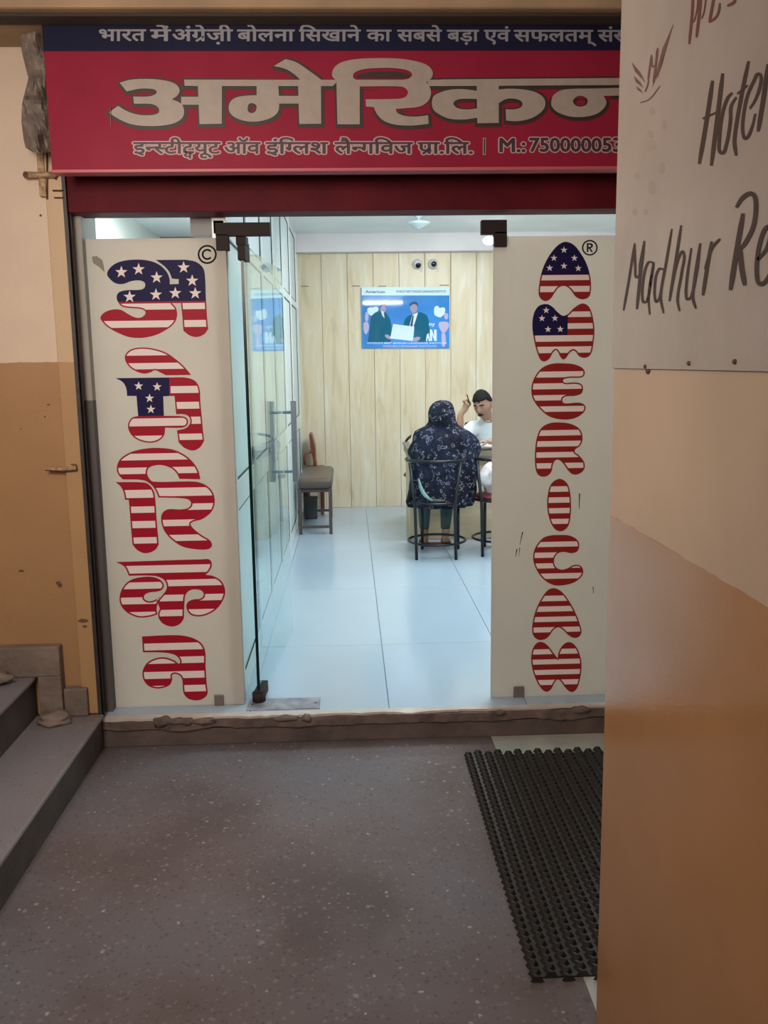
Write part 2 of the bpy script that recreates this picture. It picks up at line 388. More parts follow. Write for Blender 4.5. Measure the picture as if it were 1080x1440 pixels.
# threshold: marble strip under the left panel, dirty riser with a broken edge
th = root_struct('trim_2', 'worn threshold below the glass front with a broken plaster edge')
def ragged(x0, x1, y0, y1, z0, z1, amp, seed, step=.025, base_amp=.004):
    mb = MB(); n = int((x1 - x0) / step); F_, B_, T0, T1 = [], [], [], []
    for i in range(n + 1):
        x = x0 + (x1 - x0) * i / n; q = noise.noise(Vector((x * 6, seed, 0))) * amp + noise.noise(Vector((x * 30, seed, 3))) * amp * .4
        T0.append(mb.bm.verts.new((x, y0 + q * .5, z1 + q * .4 - abs(q) * .2))); T1.append(mb.bm.verts.new((x, y1, z1)))
        F_.append(mb.bm.verts.new((x, y0 + q * .5, z0 + q * .5))); B_.append(mb.bm.verts.new((x, y1, z0)))
    for i in range(n):
        for a, b in ((T0, T1), (F_, T0), (B_, F_)): mb.bm.faces.new((a[i], a[i + 1], b[i + 1], b[i]))
    mb.bm.faces.new((F_[0], T0[0], T1[0], B_[0])); mb.bm.faces.new((F_[-1], T0[-1], T1[-1], B_[-1]))
    return mb
ragged(-1.12, .45, 3.702, 3.745, -.008, .003, .02, 4).build('marble_strip', m_thresh, th)
ragged(.45, 1.9, 3.710, 3.745, -.008, .002, .008, 9).build('marble_strip', m_thresh, th)
ragged(-1.12, 1.9, 3.694, 3.745, -.046, -.0085, .018, 7).build('broken_edge', m_riser2, th)
MB().box((-1.12, 3.705, -.125), (1.9, 3.745, -.05), .004).build('riser', m_riser, th)
mb = MB()
for (x, y, rx, rz, s_) in ((-.82, 3.700, .055, .022, 1), (-.74, 3.698, .05, .018, 2), (-.66, 3.700, .06, .012, 3), (-.30, 3.700, .05, .012, 4), (-.21, 3.70, .02, .016, 5), (.63, 3.70, .03, .008, 6), (.98, 3.702, .05, .016, 8)):
    mb.ball((x, y, -.012), (rx, .02, rz), 12, jag=.6, seed=s_)
mb.build('plaster_crumbs', m_riser2, th)
# back wall with vertical panels
wb = root_struct('wall_back')
MB().box((-1.85, YB + .012, 0), (XR + .1, YB + .15, ZC + .1)).build('backing', mat('panel_joint', (.26, .22, .15), .8), wb)
x = -.52; i = 0; pw = .262
while x < XR:
    MB().box((x + .0015, YB, 0), (min(x + pw, XR) - .0015, YB + .02, 2.60), .003).build('wall_panel', m_pvc, wb); x += pw; i += 1
struct_mesh('trim_3', MB().box((XL, YB - .14, 2.582), (XR, YB + .02, ZC - .001), .004).box((XL, YB - .146, 2.755), (XR, YB - .14, 2.7595)), m_cornice, 'grey cornice across the top of the back wall')
cl = struct_mesh('ceiling', MB().box((-1.9, 3.95, ZC), (XR + .1, YB + .15, ZC + .12)), m_ceil)
struct_mesh('wall_right', MB().box((XR, 3.9, 0), (XR + .12, YB + .15, ZC)), m_wall_in)
# the front wall right of the glass (behind the pillar) and above the lintel, inside face
struct_mesh('wall_front', MB().box((1.9, 3.72, -.125), (XR + .12, 3.95, 3.3)).box((-1.12, 3.93, 2.40), (1.9, 3.99, 3.3)), m_wall_in)
# left: facade wall, return behind the shutter channel, interior partition side
struct_mesh('wall_left', MB().box((-3.2, 3.722, ZF), (-1.115, 4.0, 3.3)), m_wall_l)
struct_mesh('trim_4', MB().box((-1.165, 3.700, .033), (-1.097, 3.725, 2.36), .004), m_strip, 'projecting plaster strip at the edge of the left wall')
struct_mesh('trim_5', MB().box((-1.115, 3.80, 0), (-1.064, 4.02, 2.32)), m_jamb, 'inner jamb, pale above and dark grey below, left of the left glass panel')
ch = MB(); ch.box((-1.097, 3.69, ZF), (-1.083, 3.693, 2.34)).box((-1.097, 3.693, ZF), (-1.094, 3.735, 2.34)).box((-1.097, 3.735, ZF), (-1.083, 3.738, 2.34))
struct_mesh('trim_6', ch, m_steel_dark, 'dark steel roller shutter channel left of the glass front')
# left partition of the room: white aluminium frame and frosted panes
pt = root_struct('window_1', 'white aluminium partition with frosted panes along the left side of the room')
mull = [3.90, 4.70, 5.50, 6.35, 7.22, 8.15, 9.12, YB]
lev = [0, .10, .86, .99, 2.03, 2.09, 2.70, ZC]
for a, b in ((0, .10), (.86, .99), (2.03, 2.09), (2.70, ZC)):
    MB().box((XL - .05, 3.88, a), (XL, YB, b), .004).build('rail', m_alu, pt)
for y in mull:
    y0, y1 = max(y - .03, 3.88), min(y + .03, YB); MB().box((XL - .055, y0, 0), (XL + .006, y1, ZC - .001), .004).build('mullion', m_alu, pt)
for a, b in zip(mull, mull[1:]):
    for z0, z1 in ((.10, .86), (.99, 2.03), (2.09, 2.70)):
        mb = MB(); y0, y1 = a + .03, b - .03
        for q in ((y0, y0 + .012, z0, z1), (y1 - .012, y1, z0, z1), (y0, y1, z0, z0 + .008), (y0, y1, z1 - .008, z1)):
            mb.box((XL - .012, q[0], q[2]), (XL - .003, q[1], q[3]))
        g = mb.build('gasket', m_gasket, pt)
        ym = (y0 + y1) / 2
        MB().box((XL - .020, y0 + .012, z0 + .008), (XL - .008, y1 - .012, z1 - .008)).build('pane', m_pane, pt)
MB().box((-.645, 3.90, 2.03), (-.552, 3.98, ZC - .001), .004).build('end_post', mat('grey_post', (.30, .31, .30), .6), pt)
struct_mesh('wall_partition', MB().box((-1.9, 3.99, 0), (-1.85, YB, ZC)), m_wall_in)
# lintel, beam above the sign
struct_mesh('trim_7', MB().box((-1.112, 3.715, 2.095), (1.9, 3.86, 2.40), .003), m_lintel, 'dark red painted lintel above the glass front')
zb = atY(400, 31, 3.46).z
struct_mesh('trim_8', MB().box((-1.35, 3.33, zb), (1.9, 3.72, 3.3), .01), m_brown_beam, 'stained brown beam above the signboard')
struct_mesh('trim_9', MB().box((-3.2, 3.37, zb - .012), (1.9, 3.455, zb), .003), mat('beam_contact_shade', (.045, .032, .025), .8), 'dark strip painted as contact shade under the brown beam, above the signboard')  # near-black strip paints the contact shadow between beam and sign
struct_mesh('wall_upper', MB().box((-3.2, 3.40, zb + .03), (-1.36, 3.72, 3.3)), m_brown_beam)
# right pillar wall
pil = struct_mesh('wall_pillar', MB().box((.563, -2.5, ZF), (1.9, 1.915, 3.3), .006), m_wall_r)
struct_mesh('wall_side', MB().box((1.9, -2.5, ZF), (2.0, 3.72, 3.3)), m_wall_l)
struct_mesh('wall_stair', MB().box((-3.3, -2.5, ZF), (-3.2, 4.0, 3.3)), m_wall_l)

# ------------------------------------------------------------------ steps on the left
st = thing('staircase', 'grey speckled terrazzo steps rising to the left beside the glass front', 'stairs')
def step(x1, z0, z1, y1):
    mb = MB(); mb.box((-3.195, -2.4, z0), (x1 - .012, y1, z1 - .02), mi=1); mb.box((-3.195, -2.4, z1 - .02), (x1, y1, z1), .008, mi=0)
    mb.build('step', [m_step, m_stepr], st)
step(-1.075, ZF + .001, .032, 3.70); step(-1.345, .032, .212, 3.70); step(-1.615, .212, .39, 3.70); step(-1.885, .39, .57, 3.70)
sk = root_struct('baseboard_left', 'rough grey cement skirting stepped along the left wall above the stairs')
MB().box((-1.80, 3.665, .212), (-1.236, 3.722, .345), .008).box((-1.332, 3.665, .032), (-1.236, 3.722, .215), .004).build('skirting_slab', m_cement, sk)
MB().box((-1.233, 3.672, .032), (-1.135, 3.722, .155), .008).build('skirting_slab', m_cement, sk)
def stone(c, r, sd, lab):
    o = MB().ball((0, 0, 0), r, 18, jag=.5, seed=sd).build('stone', m_cement); o.location = c
    return tag(o, lab, 'stone', 'loose stones on the steps')
stone((-1.262, 3.61, .052), (.075, .05, .028), 3, 'flat grey stone lump on the lowest step against the wall')
stone((-1.50, 3.60, .240), (.085, .05, .036), 8, 'dark grey stone lump on the second step, at the left edge')

# ------------------------------------------------------------------ glass panels with the flag lettering
SL = lambda ox, oy, s: (lambda x, y: atY(ox + x / s, oy + y / s, YP - .001))
def letter(parent, fpx, loops, bands, red, stars=(), navy=None, inset=8.6, starR=38, mirror_navy=None):
    """loops in crop pixels; bands = (y0, y1[, x0, x1]) white stripes"""
    L = [smooth(P(l)) for l in loops]
    def fn(dy): return lambda x, y: fpx(x, y) + Vector((0, -dy, 0))
    mb = MB()
    mb.poly(L, fn(0)); o = mb.build('letter', red, parent)
    inner = [offset(L[0], -inset)] + [offset(l, inset) for l in L[1:]]
    base = MB().poly(inner, fn(.0006)).bm
    for b in bands:
        z1 = fpx(300, b[0]).z; z0 = fpx(300, b[1]).z; q = clip_z(base, z0, z1)
        if len(b) > 2: q = clip_x(q, fpx(b[2], b[0]).x, fpx(b[3], b[0]).x)
        left = set(q.faces)
        while left:
            isl = {left.pop()}; todo = list(isl)
            while todo:
                for e in todo.pop().edges:
                    for g_ in e.link_faces:
                        if g_ in left: left.discard(g_); isl.add(g_); todo.append(g_)
            if sum(g_.calc_area() for g_ in isl) < 2e-6: continue
            vm = {}; vs_ = []; fs_ = []
            for g_ in isl:
                for v in g_.verts:
                    if v not in vm: vm[v] = len(vs_); vs_.append(v.co.copy())
                fs_.append([vm[v] for v in g_.verts])
            me = bpy.data.meshes.new('stripe'); me.from_pydata(vs_, [], fs_); link('stripe', me, o, m_white)
    if navy:
        nb = MB().poly(L, fn(.0009)).bm
        q = clip_z(nb, fpx(300, navy[0]).z, 9)
        if len(navy) > 1: q = clip_x(q, -9, fpx(navy[1], navy[0]).x)
        me = bpy.data.meshes.new('navy_field'); q.to_mesh(me); link('navy_field', me, o, m_navy)
    if stars:
        for sx, sy in stars:
            mb = MB()
            pts = [(sx + math.sin(k * math.pi / 5) * (starR if k % 2 == 0 else starR * .4), sy - math.cos(k * math.pi / 5) * (starR if k % 2 == 0 else starR * .4)) for k in range(10)]
            mb.poly([pts], fn(.0014)); mb.build('star', m_white, o)
    return o
def ring_mark(parent, c, r, t, ch, fpx):
    mb = MB()
    circ = lambda R: [(c[0] + R * math.cos(a * math.pi / 16), c[1] + R * math.sin(a * math.pi / 16)) for a in range(32)]
    mb.poly([circ(r), circ(r - t)], lambda x, y: fpx(x, y))
    if ch == 'C':
        out = []; R1, R2 = r * .58, r * .38
        A = [math.radians(40 + 280 * k / 20) for k in range(21)]
        out = [(c[0] + R1 * math.cos(a), c[1] + R1 * math.sin(a)) for a in A] + [(c[0] + R2 * math.cos(a), c[1] + R2 * math.sin(a)) for a in reversed(A)]
        mb.poly([out], lambda x, y: fpx(x, y))
    else:
        s = r / 47; X = lambda p: [(c[0] + a * s, c[1] + b * s) for a, b in p]
        o = smooth(P('-18,-27c -2,-27 14,-24 19,-12 12,0 5,3 20,26c 8,26c -5,5c -8,5c -8,26c -18,26c'))
        h = P('-8,-18c 2,-18c 9,-12c 2,-5c -8,-5c')
        mb.poly([X([(a, b) for a, b in o]), X([(a, b) for a, b, _ in h])], lambda x, y: fpx(x, y))
    mb.build('mark', m_black, parent)

pl = thing('glass_panel', 'left frosted cream glass panel with flag-striped Hindi letters running down it', 'glass panel')
xl0, xl1 = atY(120, 336, YP).x, -.494
MB().box((xl0, YP, .003), (xl1, YP + .012, 2.012), .001).build('frosted_pane', m_panel, pl)
f1 = SL(120, 320, 4.236); f2 = SL(120, 640, 3.891)
letter(pl, f1, ['130,275 160,228 220,200 310,191 390,200 450,228 488,270 502,310 503,338c 555,336c 557,308c 516,304c 500,265 470,230 420,193c 600,192c 660,205 702,242 713,295 717,400 723,500 729,580 733,603c 708,635 665,652 622,643 584,615c 580,560 570,450c 515,450c 540,480 546,530 525,575 480,610 420,640 340,657 260,652 190,625 130,590 97,555 90,535 115,505 165,488 210,490 250,512 290,533 325,537 352,522 357,500 330,485 250,478 215,468 193,440 187,410 202,385 250,373 310,372 345,365 357,345 350,325 320,315 270,320 230,335 190,335 155,315'],
       [(453, 490), (555, 596)], m_red, [(215, 266), (318, 249), (425, 298), (264, 413), (421, 400), (536, 391), (655, 392), (637, 317), (586, 238)], (441,), starR=38)
letter(pl, f1, ['235,778 247,745 282,722 340,714 410,722 480,745 540,785 592,832 630,878c 480,880c 450,865 415,850 390,862 350,870 300,855 258,825'],
       [(722, 763), (808, 845)], m_red)
letter(pl, f1, ['500,893c 600,894 655,915 680,960 686,1050 693,1120 700,1200 708,1270c 682,1310 640,1328 590,1312 556,1280c 546,1208c 598,1195 622,1170 625,1145 612,1122 585,1112 541,1112c 531,1003c 499,1003c'],
       [(948, 990), (1043, 1084), (1132, 1175), (1233, 1270)], m_red)
letter(pl, f1, ['180,897c 500,893c 500,1003c 464,1005c 468,1122c 575,1124 603,1135 612,1157 603,1180 575,1192 475,1192c 470,1235 440,1268 390,1282 330,1272 290,1250 262,1215 255,1172 275,1135 315,1122c 310,1065c 305,1003c 249,1003c 243,955 222,920'],
       [(1138, 1184), (1241, 1275)], m_red, [(318, 944), (428, 949), (383, 1017), (391, 1083)], (1123,), starR=28)
letter(pl, f2, ['172,70 185,30 215,2 265,-22 340,-37 413,-39 480,-30 545,0 590,40 618,85 630,132c 515,130c 500,100 475,75 430,57 390,55 350,68 338,95 348,125 372,145 600,145 660,165 698,205 708,260 690,310 640,350 578,372 590,400 640,440 680,465 693,490 682,510 650,517 580,512 520,495 460,450 430,410 415,360 420,320 450,297 520,297 560,290 578,270 570,247 530,236 400,232c 385,195 360,162 320,138 205,133c 180,105'],
       [(-8, 28), (68, 103), (182, 228), (270, 305), (357, 392), (440, 474)], m_red)
letter(pl, f2, ['165,148c 320,150 352,165 375,200 383,245 390,350 402,490c 380,520 330,537 288,522 258,490c 250,400 238,245c 217,245c 210,205 193,172'],
       [(190, 234), (281, 316), (361, 399), (450, 484)], m_red)
letter(pl, f2, ['168,585c 640,570 680,572 692,598 680,632 658,655c 700,662 745,690 765,740 755,790 720,840 670,872 620,883 575,872 553,835 560,805 590,790 630,785 647,768 640,745 610,735 572,740 548,765 543,800 540,860 538,895 515,925 475,938 430,925 405,900 398,870 408,840c 398,800 425,762 445,730 440,695 415,672 370,660 238,660c 215,612'],
       [(605, 647), (686, 721), (768, 803), (850, 885)], m_red)
letter(pl, f2, ['187,778 205,725 245,685 310,667 370,667 412,684 430,715 410,742 350,752 325,765 322,785 345,799 380,793 405,775c 400,800 390,840 395,872c 350,885 290,888 230,862 195,822'],
       [(696, 732), (778, 815), (858, 890)], m_red)
letter(pl, f2, ['310,992c 490,985 570,995 630,1025 655,1070 658,1160 665,1260 668,1308 640,1335 600,1342 560,1330 537,1300 530,1230 515,1205 478,1200 475,1230 462,1257 430,1272 390,1277 345,1262 317,1225 314,1180 340,1135 390,1110 440,1107 490,1125 515,1140 512,1112 480,1090 420,1080 315,1079c 315,1072c 312,1030c'],
       [(1032, 1070), (1108, 1144), (1188, 1226), (1265, 1301)], m_red)
ring_mark(pl, (726, 160), 57, 11, 'C', f1)
def on_px(x, y, Y=YP): return atY(x, y, Y)
def px_box(a, b, Y0, Y1):      # box whose front face covers an image rectangle on plane Y0
    p = atY(a[0], a[1], Y0); q = atY(b[0], b[1], Y0); return (p.x, Y0, q.z), (q.x, Y1, p.z)
lo, hi = px_box((301, 978), (315, 993), YP - .006, YP + .018); MB().box(lo, hi, .002).build('bottom_clamp', m_patch_bot, pl)
mb = MB(); lo, hi = px_box((302, 313), (380, 331), YP - .012, YP + .024); mb.box(lo, hi, .002)
lo, hi = px_box((303, 329), (322, 352), YP - .012, YP + .024); mb.box(lo, hi, .002); mb.build('corner_patch', m_patch, pl)

pr = thing('glass_panel', 'right frosted cream glass panel with flag-striped Latin letters running down it', 'glass panel')
MB().box((.611, YP, .003), (1.20, YP + .012, 2.008), .001).build('frosted_pane', m_panel, pr)
g1 = SL(690, 320, 4.233); g2 = SL(690, 640, 3.892)
letter(pr, g1, ['447,85 490,100 530,145 570,215 590,280 598,340 592,400 575,420 540,427 505,410 480,375 455,353 433,348 405,357 380,390 355,425 325,438 295,420 285,390 290,330 305,260 335,190 380,125 415,95'],
       [(284, 315), (350, 385)], m_redr, [(436, 134), (376, 182), (498, 182), (351, 241), (436, 229), (521, 243)], (281,), starR=21)
letter(pr, g1, ['330,455 365,470 400,505 430,525 460,515 495,480 545,452 582,468 605,520 618,610 610,700 595,755 565,775 530,768 505,738 490,732 470,745 450,775 432,785 415,770 400,740 387,730 370,745 350,780 320,797 295,785 270,720 255,650 248,580 258,510 285,468'],
       [(502, 535, 456, 700), (572, 605, 456, 700), (643, 680), (710, 748)], m_redr, [(330, 493), (305, 541), (382, 540), (341, 606), (414, 605)], (641, 457), starR=21)
letter(pr, g1, ['435,808 500,815 545,835 560,860 553,885 530,894 470,895 437,902 430,912 445,924 500,922 540,932 550,960 540,988 500,1002 450,1005 429,1018 430,1040 450,1047 520,1042 555,1052 565,1075 550,1105 500,1135 430,1143 350,1125 285,1070 248,1010 243,950 260,895 300,840 360,812'],
       [(858, 893), (928, 963), (998, 1030), (1065, 1098)], m_redr)
letter(pr, g1, ['415,1160 480,1170 530,1200 547,1250 535,1295 500,1330 525,1355 550,1385 560,1409 555,1442 524,1467 489,1469 462,1447 435,1409 408,1384 386,1385 371,1409 359,1458 326,1482 288,1476 270,1447 263,1387 265,1320 275,1250 300,1195 350,1165'],
       [(1207, 1240), (1272, 1305), (1338, 1370), (1403, 1435)], m_redr)
letter(pr, g2, ['373,130 412,147 432,190 440,270 435,350 420,395 385,417 350,403 325,360 310,290 312,220 330,160'],
       [(172, 202), (232, 262), (291, 320), (350, 378)], m_redr, inset=7.6)
letter(pr, g2, ['370,437 430,440 470,460 485,490 475,525 445,537 400,530 365,540 347,575 355,610 385,627 420,620 450,603 485,602 505,625 500,660 460,695 400,712 340,710 285,675 245,615 232,560 245,505 285,455 325,440'],
       [(475, 503), (533, 562), (592, 620), (648, 678)], m_redr, inset=7.6)
letter(pr, g2, ['345,728 385,745 430,800 465,865 490,930 497,970 482,995 455,1000 425,985 395,955 370,943 345,955 320,990 295,1008 260,1010 232,985 228,930 245,855 275,790 310,742'],
       [(770, 800), (828, 857), (885, 913), (942, 970)], m_redr, inset=7.6)
letter(pr, g2, ['275,1022 310,1040 345,1085 367,1112c 372,1080 395,1040 430,1023 465,1045 490,1100 497,1160 488,1230 470,1280 445,1297 415,1280 385,1240 367,1228 350,1245 330,1282 305,1295 275,1275 240,1210 223,1140 225,1080 245,1035'],
       [(1062, 1090), (1118, 1145), (1175, 1202), (1230, 1258)], m_redr, inset=7.6)
ring_mark(pr, (590, 120), 47, 9, 'R', g1)
lo, hi = px_box((722.5, 966), (737, 982), YP - .006, YP + .018); MB().box(lo, hi, .002).build('bottom_clamp', m_patch_bot, pr)
mb = MB(); lo, hi = px_box((677, 309), (713, 329), YP - .012, YP + .024); mb.box(lo, hi, .003)
lo, hi = px_box((695, 325), (713, 347), YP - .012, YP + .024); mb.box(lo, hi, .003); mb.build('corner_patch', m_patch, pr)
for a, b, c, d in (((735, 748), (731, 766), .8, 0), ((727, 772), (725, 783), .8, 0), ((731, 770), (729.5, 783), .5, 0), ((815, 694), (814.5, 716), .9, 0), ((834, 825), (834.5, 835), .6, 0)):
    mb = MB(); mb.poly([[(a[0] - c, a[1]), (a[0] + c, a[1]), (b[0] + c * .4, b[1]), (b[0] - c * .4, b[1])]], lambda x, y: atY(x, y, YP - .0012)); mb.build('scratch', m_black, pr)

# ------------------------------------------------------------------ open glass door
hinge = Vector((-.432, 3.872, 0)); tip = Vector((-.347, 4.909, 0)); dd = (tip - hinge); wd = dd.length; ang = math.atan2(dd.y, dd.x)
dr = thing('glass_door', 'clear frameless glass door standing open inward, with a long steel handle', 'door', loc=hinge, rz=ang)
mb = MB(); mb.box((0, -.006, .012), (wd, .006, 1.985), mi=0)
for a, b in (((-.001, -.0065, .012), (.0012, .0065, 1.985)),): mb.box(a, b, mi=1)
mb.build('pane', [m_glass, m_edge], dr)
MB().box((-.015, -.016, 1.925), (.085, .016, 2.0), .002).box((-.02, -.020, 1.985), (.045, .020, 2.02), .002).build('top_patch', m_patch, dr)
MB().box((-.02, -.02, .003), (.13, .02, .055), .003).lathe((0, 0, .0), [(.03, 0), (.03, .045)], 14).build('bottom_patch', m_patch, dr)
hx = wd - .115
for s in (-1, 1):
    h = MB().box((hx - .016, s * .062 - .014, .875), (hx + .016, s * .062 + .014, 1.305), .004)
    o = h.build('handle_bar', m_chrome, dr)
    for z in (.93, 1.245): MB().tube([(hx, s * .006, z), (hx, s * .055, z)], .008, 10).build('standoff', m_chrome, o)
MB().box((0, 0, .0), (.001, .001, .001))
pt_ = thing('floor_plate', 'scratched grey metal floor spring plate at the foot of the open door', 'floor plate')
a = atZ(347, 997, 0); b = atZ(451, 982, 0)
MB().box((a.x, 3.765, .0005), (b.x, 3.90, .004), .001).build('plate', mat('scratched_plate', (.28, .29, .33), .45, .3, var=.45, vscale=14), pt_)
for x in (a.x + .02, b.x - .02): MB().lathe((x, 3.83, .003), [(.006, 0), (.006, .002)], 10).build('screw', m_steel_dark, pt_)

# ------------------------------------------------------------------ signboard
YS = 3.46
m_sred = mat('sign_red_print', (.27, .013, .038), .5, var=.10, vscale=4, bump=.04, bscale=12, spec=.15)
m_snavy = mat('sign_navy_print', (.012, .013, .038), .5, var=.12, vscale=4, spec=.12)
m_scream = mat('sign_cream_print', (.36, .30, .25), .42, var=.06, vscale=30)
m_sshade = mat('sign_dark_outline', (.030, .014, .010), .5)
m_stxt = mat('sign_small_dark_text', (.045, .018, .030), .5); m_spale = mat('sign_pale_outline', (.50, .32, .32), .5)
m_stop = mat('sign_grey_text', (.27, .26, .29), .5)
m_sedge = mat('sign_edge', (.48, .10, .12), .4)
sg = thing('signboard', 'long red and navy printed signboard with Hindi lettering above the glass front', 'signboard')
xs0 = atY(66, 140, YS).x
SZ = lambda y: atY(480, y, YS).z
z_top, z_mid, z_bot = SZ(30), SZ(71), SZ(236)
xs1 = 1.75
MB().box((xs0, YS, z_bot), (xs1, YS + .06, z_mid), .002).build('red_face', m_sred, sg)
MB().box((xs0, YS, z_mid), (xs1, YS + .06, z_top), .002).build('navy_face', m_snavy, sg)
MB().box((xs0 - .002, YS - .004, z_bot - .012), (xs1, YS + .062, z_bot), .002).build('bottom_edge', m_sedge, sg)
MB().box((xs0 + .01, YS + .06, z_bot + .02), (xs1, YS + .24, z_bot + .06)).box((xs0 + .01, YS + .06, z_top - .06), (xs1, YS + .24, z_top - .02)).build('frame', m_steel_dark, sg)
def px_fn(dy): return lambda x, y: atY(x, y, YS) + Vector((0, -dy, 0))
Sq = {1: (140, 0), 2: (380, 0), 3: (620, 0)}
def sp(n, s): ox, oy = Sq[n]; return [(ox + x / 4.154, oy + y / 4.154) for x, y in smooth(P(s))]
big = [
  [sp(1, '118,485c 180,468 270,463 370,470 440,490 468,522 460,555 425,582c 478,608 495,648 485,690 440,720 370,735 280,738 190,728 120,700 55,660c 110,620c 160,650 220,670 290,675 340,665 350,645 335,622 300,609 203,608c 198,566c 290,565 330,550 335,535 310,522 240,520 160,536c')],
  [sp(1, '478,567c 590,567c 590,614c 478,614c')],
  [sp(1, '575,495c 716,495c 715,725c 585,727c')],
  [sp(1, '495,467c 1400,468c 1362,505c 578,505c 498,503c')],
  [sp(1, '918,500c 1045,500c 1048,640 1020,680 960,705 890,713 820,700 770,670 755,630 770,590 810,568 870,560 918,558c'), sp(1, '893,605 915,615 918,632 908,655 885,662 868,650 868,622 876,608')],
  [sp(2, '40,562c 175,562c 175,607c 40,607c')],
  [sp(2, '163,500c 297,500c 298,725c 170,726c')],
  [sp(2, '22,388c 90,347c 150,365 220,410 302,470c 178,470c 140,435 90,405')],
  [sp(2, '393,728c 387,500 386,475 362,445 372,400 420,365 500,348 620,342 750,345 850,360 920,385 948,420 943,455 912,480c 935,520 937,560 915,600 870,625 800,633 733,638c 742,660 780,677 850,683 922,675c 925,725c 860,733 790,735 720,728 660,705 622,665 605,627c 560,625c 557,582c 720,580 780,573 803,550 797,525 765,508 523,507c 523,728c'),
   sp(2, '487,458 490,430 540,408 620,400 720,400 800,412 828,435 812,460 775,468c 505,468c')],
  [sp(2, '915,468c 1400,466c 1400,503c 925,505c')],
  [sp(3, '0,466c 1330,455c 1330,497c 0,505c')],
  [sp(3, '-53,600 -42,563 0,540 60,525 130,523 213,533c 213,690c 130,700 50,695 -10,670 -45,640'), sp(3, '72,605 100,583 150,579 213,580c 213,635c 150,641 95,632')],
  [sp(3, '208,500c 337,500c 337,720c 212,722c')],
  [sp(3, '332,525c 400,520 480,525 550,540 600,575 607,620 580,660 520,695 440,710 380,706c 377,640c 430,640 470,625 471,597 430,579 380,581 332,607c')],
  [sp(3, '643,600 655,560 700,530 770,521 850,520 1060,515c 1060,560c 948,562c 965,600 945,640 900,670 830,685 750,682 680,657 647,625'), sp(3, '770,592 790,568 815,562 845,572 856,592 845,615 815,625 782,615')],
  [sp(3, '1052,490c 1185,490c 1185,716c 1052,716c')],
]
mb = MB(); md = MB()
for i, L in enumerate(big):
    mb.poly(L, px_fn(.004 + i * .00004))
    md.poly([offset(L[0], 3.8)] + [offset(l, -3.4) for l in L[1:]], (lambda d: (lambda x, y: px_fn(d)(x + .8, y + 1.2)))(.001 + i * .00004))
md.build('lettering_shadow', m_sshade, sg); mb.build('lettering', m_scream, sg)

# text in the interface font; Devanagari half forms and conjuncts are assembled from cut glyphs
def text_bm(s, off=0):
    c = bpy.data.curves.new('t', 'FONT'); c.body = s; c.resolution_u = 3; c.offset = off
    o = bpy.data.objects.new('t', c); COL.objects.link(o); bpy.context.view_layer.update()
    dg = bpy.context.evaluated_depsgraph_get(); me = o.evaluated_get(dg).to_mesh(); bm = bmesh.new(); bm.from_mesh(me)
    o.evaluated_get(dg).to_mesh_clear(); bpy.data.objects.remove(o); bpy.data.curves.remove(c); return bm
_adv = {}
def adv(s):
    if s not in _adv:
        a = text_bm(s + '|'); b = text_bm('|'); _adv[s] = max(v.co.x for v in a.verts) - max(v.co.x for v in b.verts)
    return _adv[s]
def word(items, off):
    """items: 'str' | ('half', ch, keep) | ('sub', ch, dx, dy, scale) | ('slash',)"""
    acc = bmesh.new(); x = 0
    for it in items:
        if isinstance(it, str):
            b = text_bm(it, off); bmesh.ops.translate(b, verts=b.verts[:], vec=(x, 0, 0)); merge(acc, b); x += adv(it)
        elif it[0] == 'half':
            b = text_bm(it[1], off); wv = adv(it[1]) * it[2]; b = clip_x(b, -1, wv); bmesh.ops.translate(b, verts=b.verts[:], vec=(x, 0, 0)); merge(acc, b); x += wv - .01
        elif it[0] == 'sub':
            b = text_bm(it[1], off); bmesh.ops.scale(b, verts=b.verts[:], vec=(it[4], it[4], 1)); bmesh.ops.translate(b, verts=b.verts[:], vec=(x + it[2], it[3], 0)); merge(acc, b)
        elif it[0] == 'slash':
            m2 = MB(); t = .075
            m2.poly([[(x - .40, .02), (x - .36, -.035), (x - .10, .20), (x - .10, .29)]], lambda a, b_: Vector((a, b_, 0))); merge(acc, m2.bm)
    return acc
def put_word(items, x0, x1, y_base, h_px, m, parent, dy, fat=.012, fn=None, name='lettering', ref=None, emh=.622):
    """fit a word between pixel columns x0..x1 with its headline h_px above y_base; fat = stroke growth in em"""
    b0 = word(items, 0); xa = min(v.co.x for v in b0.verts); xb = max(v.co.x for v in b0.verts)
    if ref: xa, xb = ref
    acc = bmesh.new(); nd = 12 if fat > .05 else 8
    for k in range(nd + 1):
        r = 0 if k == nd else fat; c = b0.copy()
        bmesh.ops.translate(c, verts=c.verts[:], vec=(r * math.cos(2 * math.pi * k / nd), r * math.sin(2 * math.pi * k / nd), k * .00002)); merge(acc, c); c.free()
    for v in acc.verts:
        px = x0 + (v.co.x - xa) / (xb - xa) * (x1 - x0); py = y_base - v.co.y / emh * h_px
        v.co = fn(px, py) + Vector((0, -dy - v.co.z, 0))
    me = bpy.data.meshes.new(name); acc.to_mesh(me); acc.free(); b0.free(); o = link(name, me, parent, m); return (xa, xb)
fS = lambda x, y: atY(x, y, YS)
base1 = lambda x: 57.5 + (x - 170) * 0.0012
for items, a, b in ((['भारत'], 140, 205), (['में'], 212, 240), (['अंग', ('slash',), 'ेज़ी'], 243, 327), (['बोलना'], 334, 414), (['िसखाने'], 421, 507), (['का'], 516, 550),
                    (['सबसे'], 559, 621), (['बड़ा'], 629, 673), (['एवं'], 681, 717), (['सफलतम', '्'], 723, 838), (['सं', ('half', 'स', .72), 'थान'], 841, 925)):
    put_word(items, a, b, base1(a), 15.5, m_stop, sg, .0015, .022, fS)
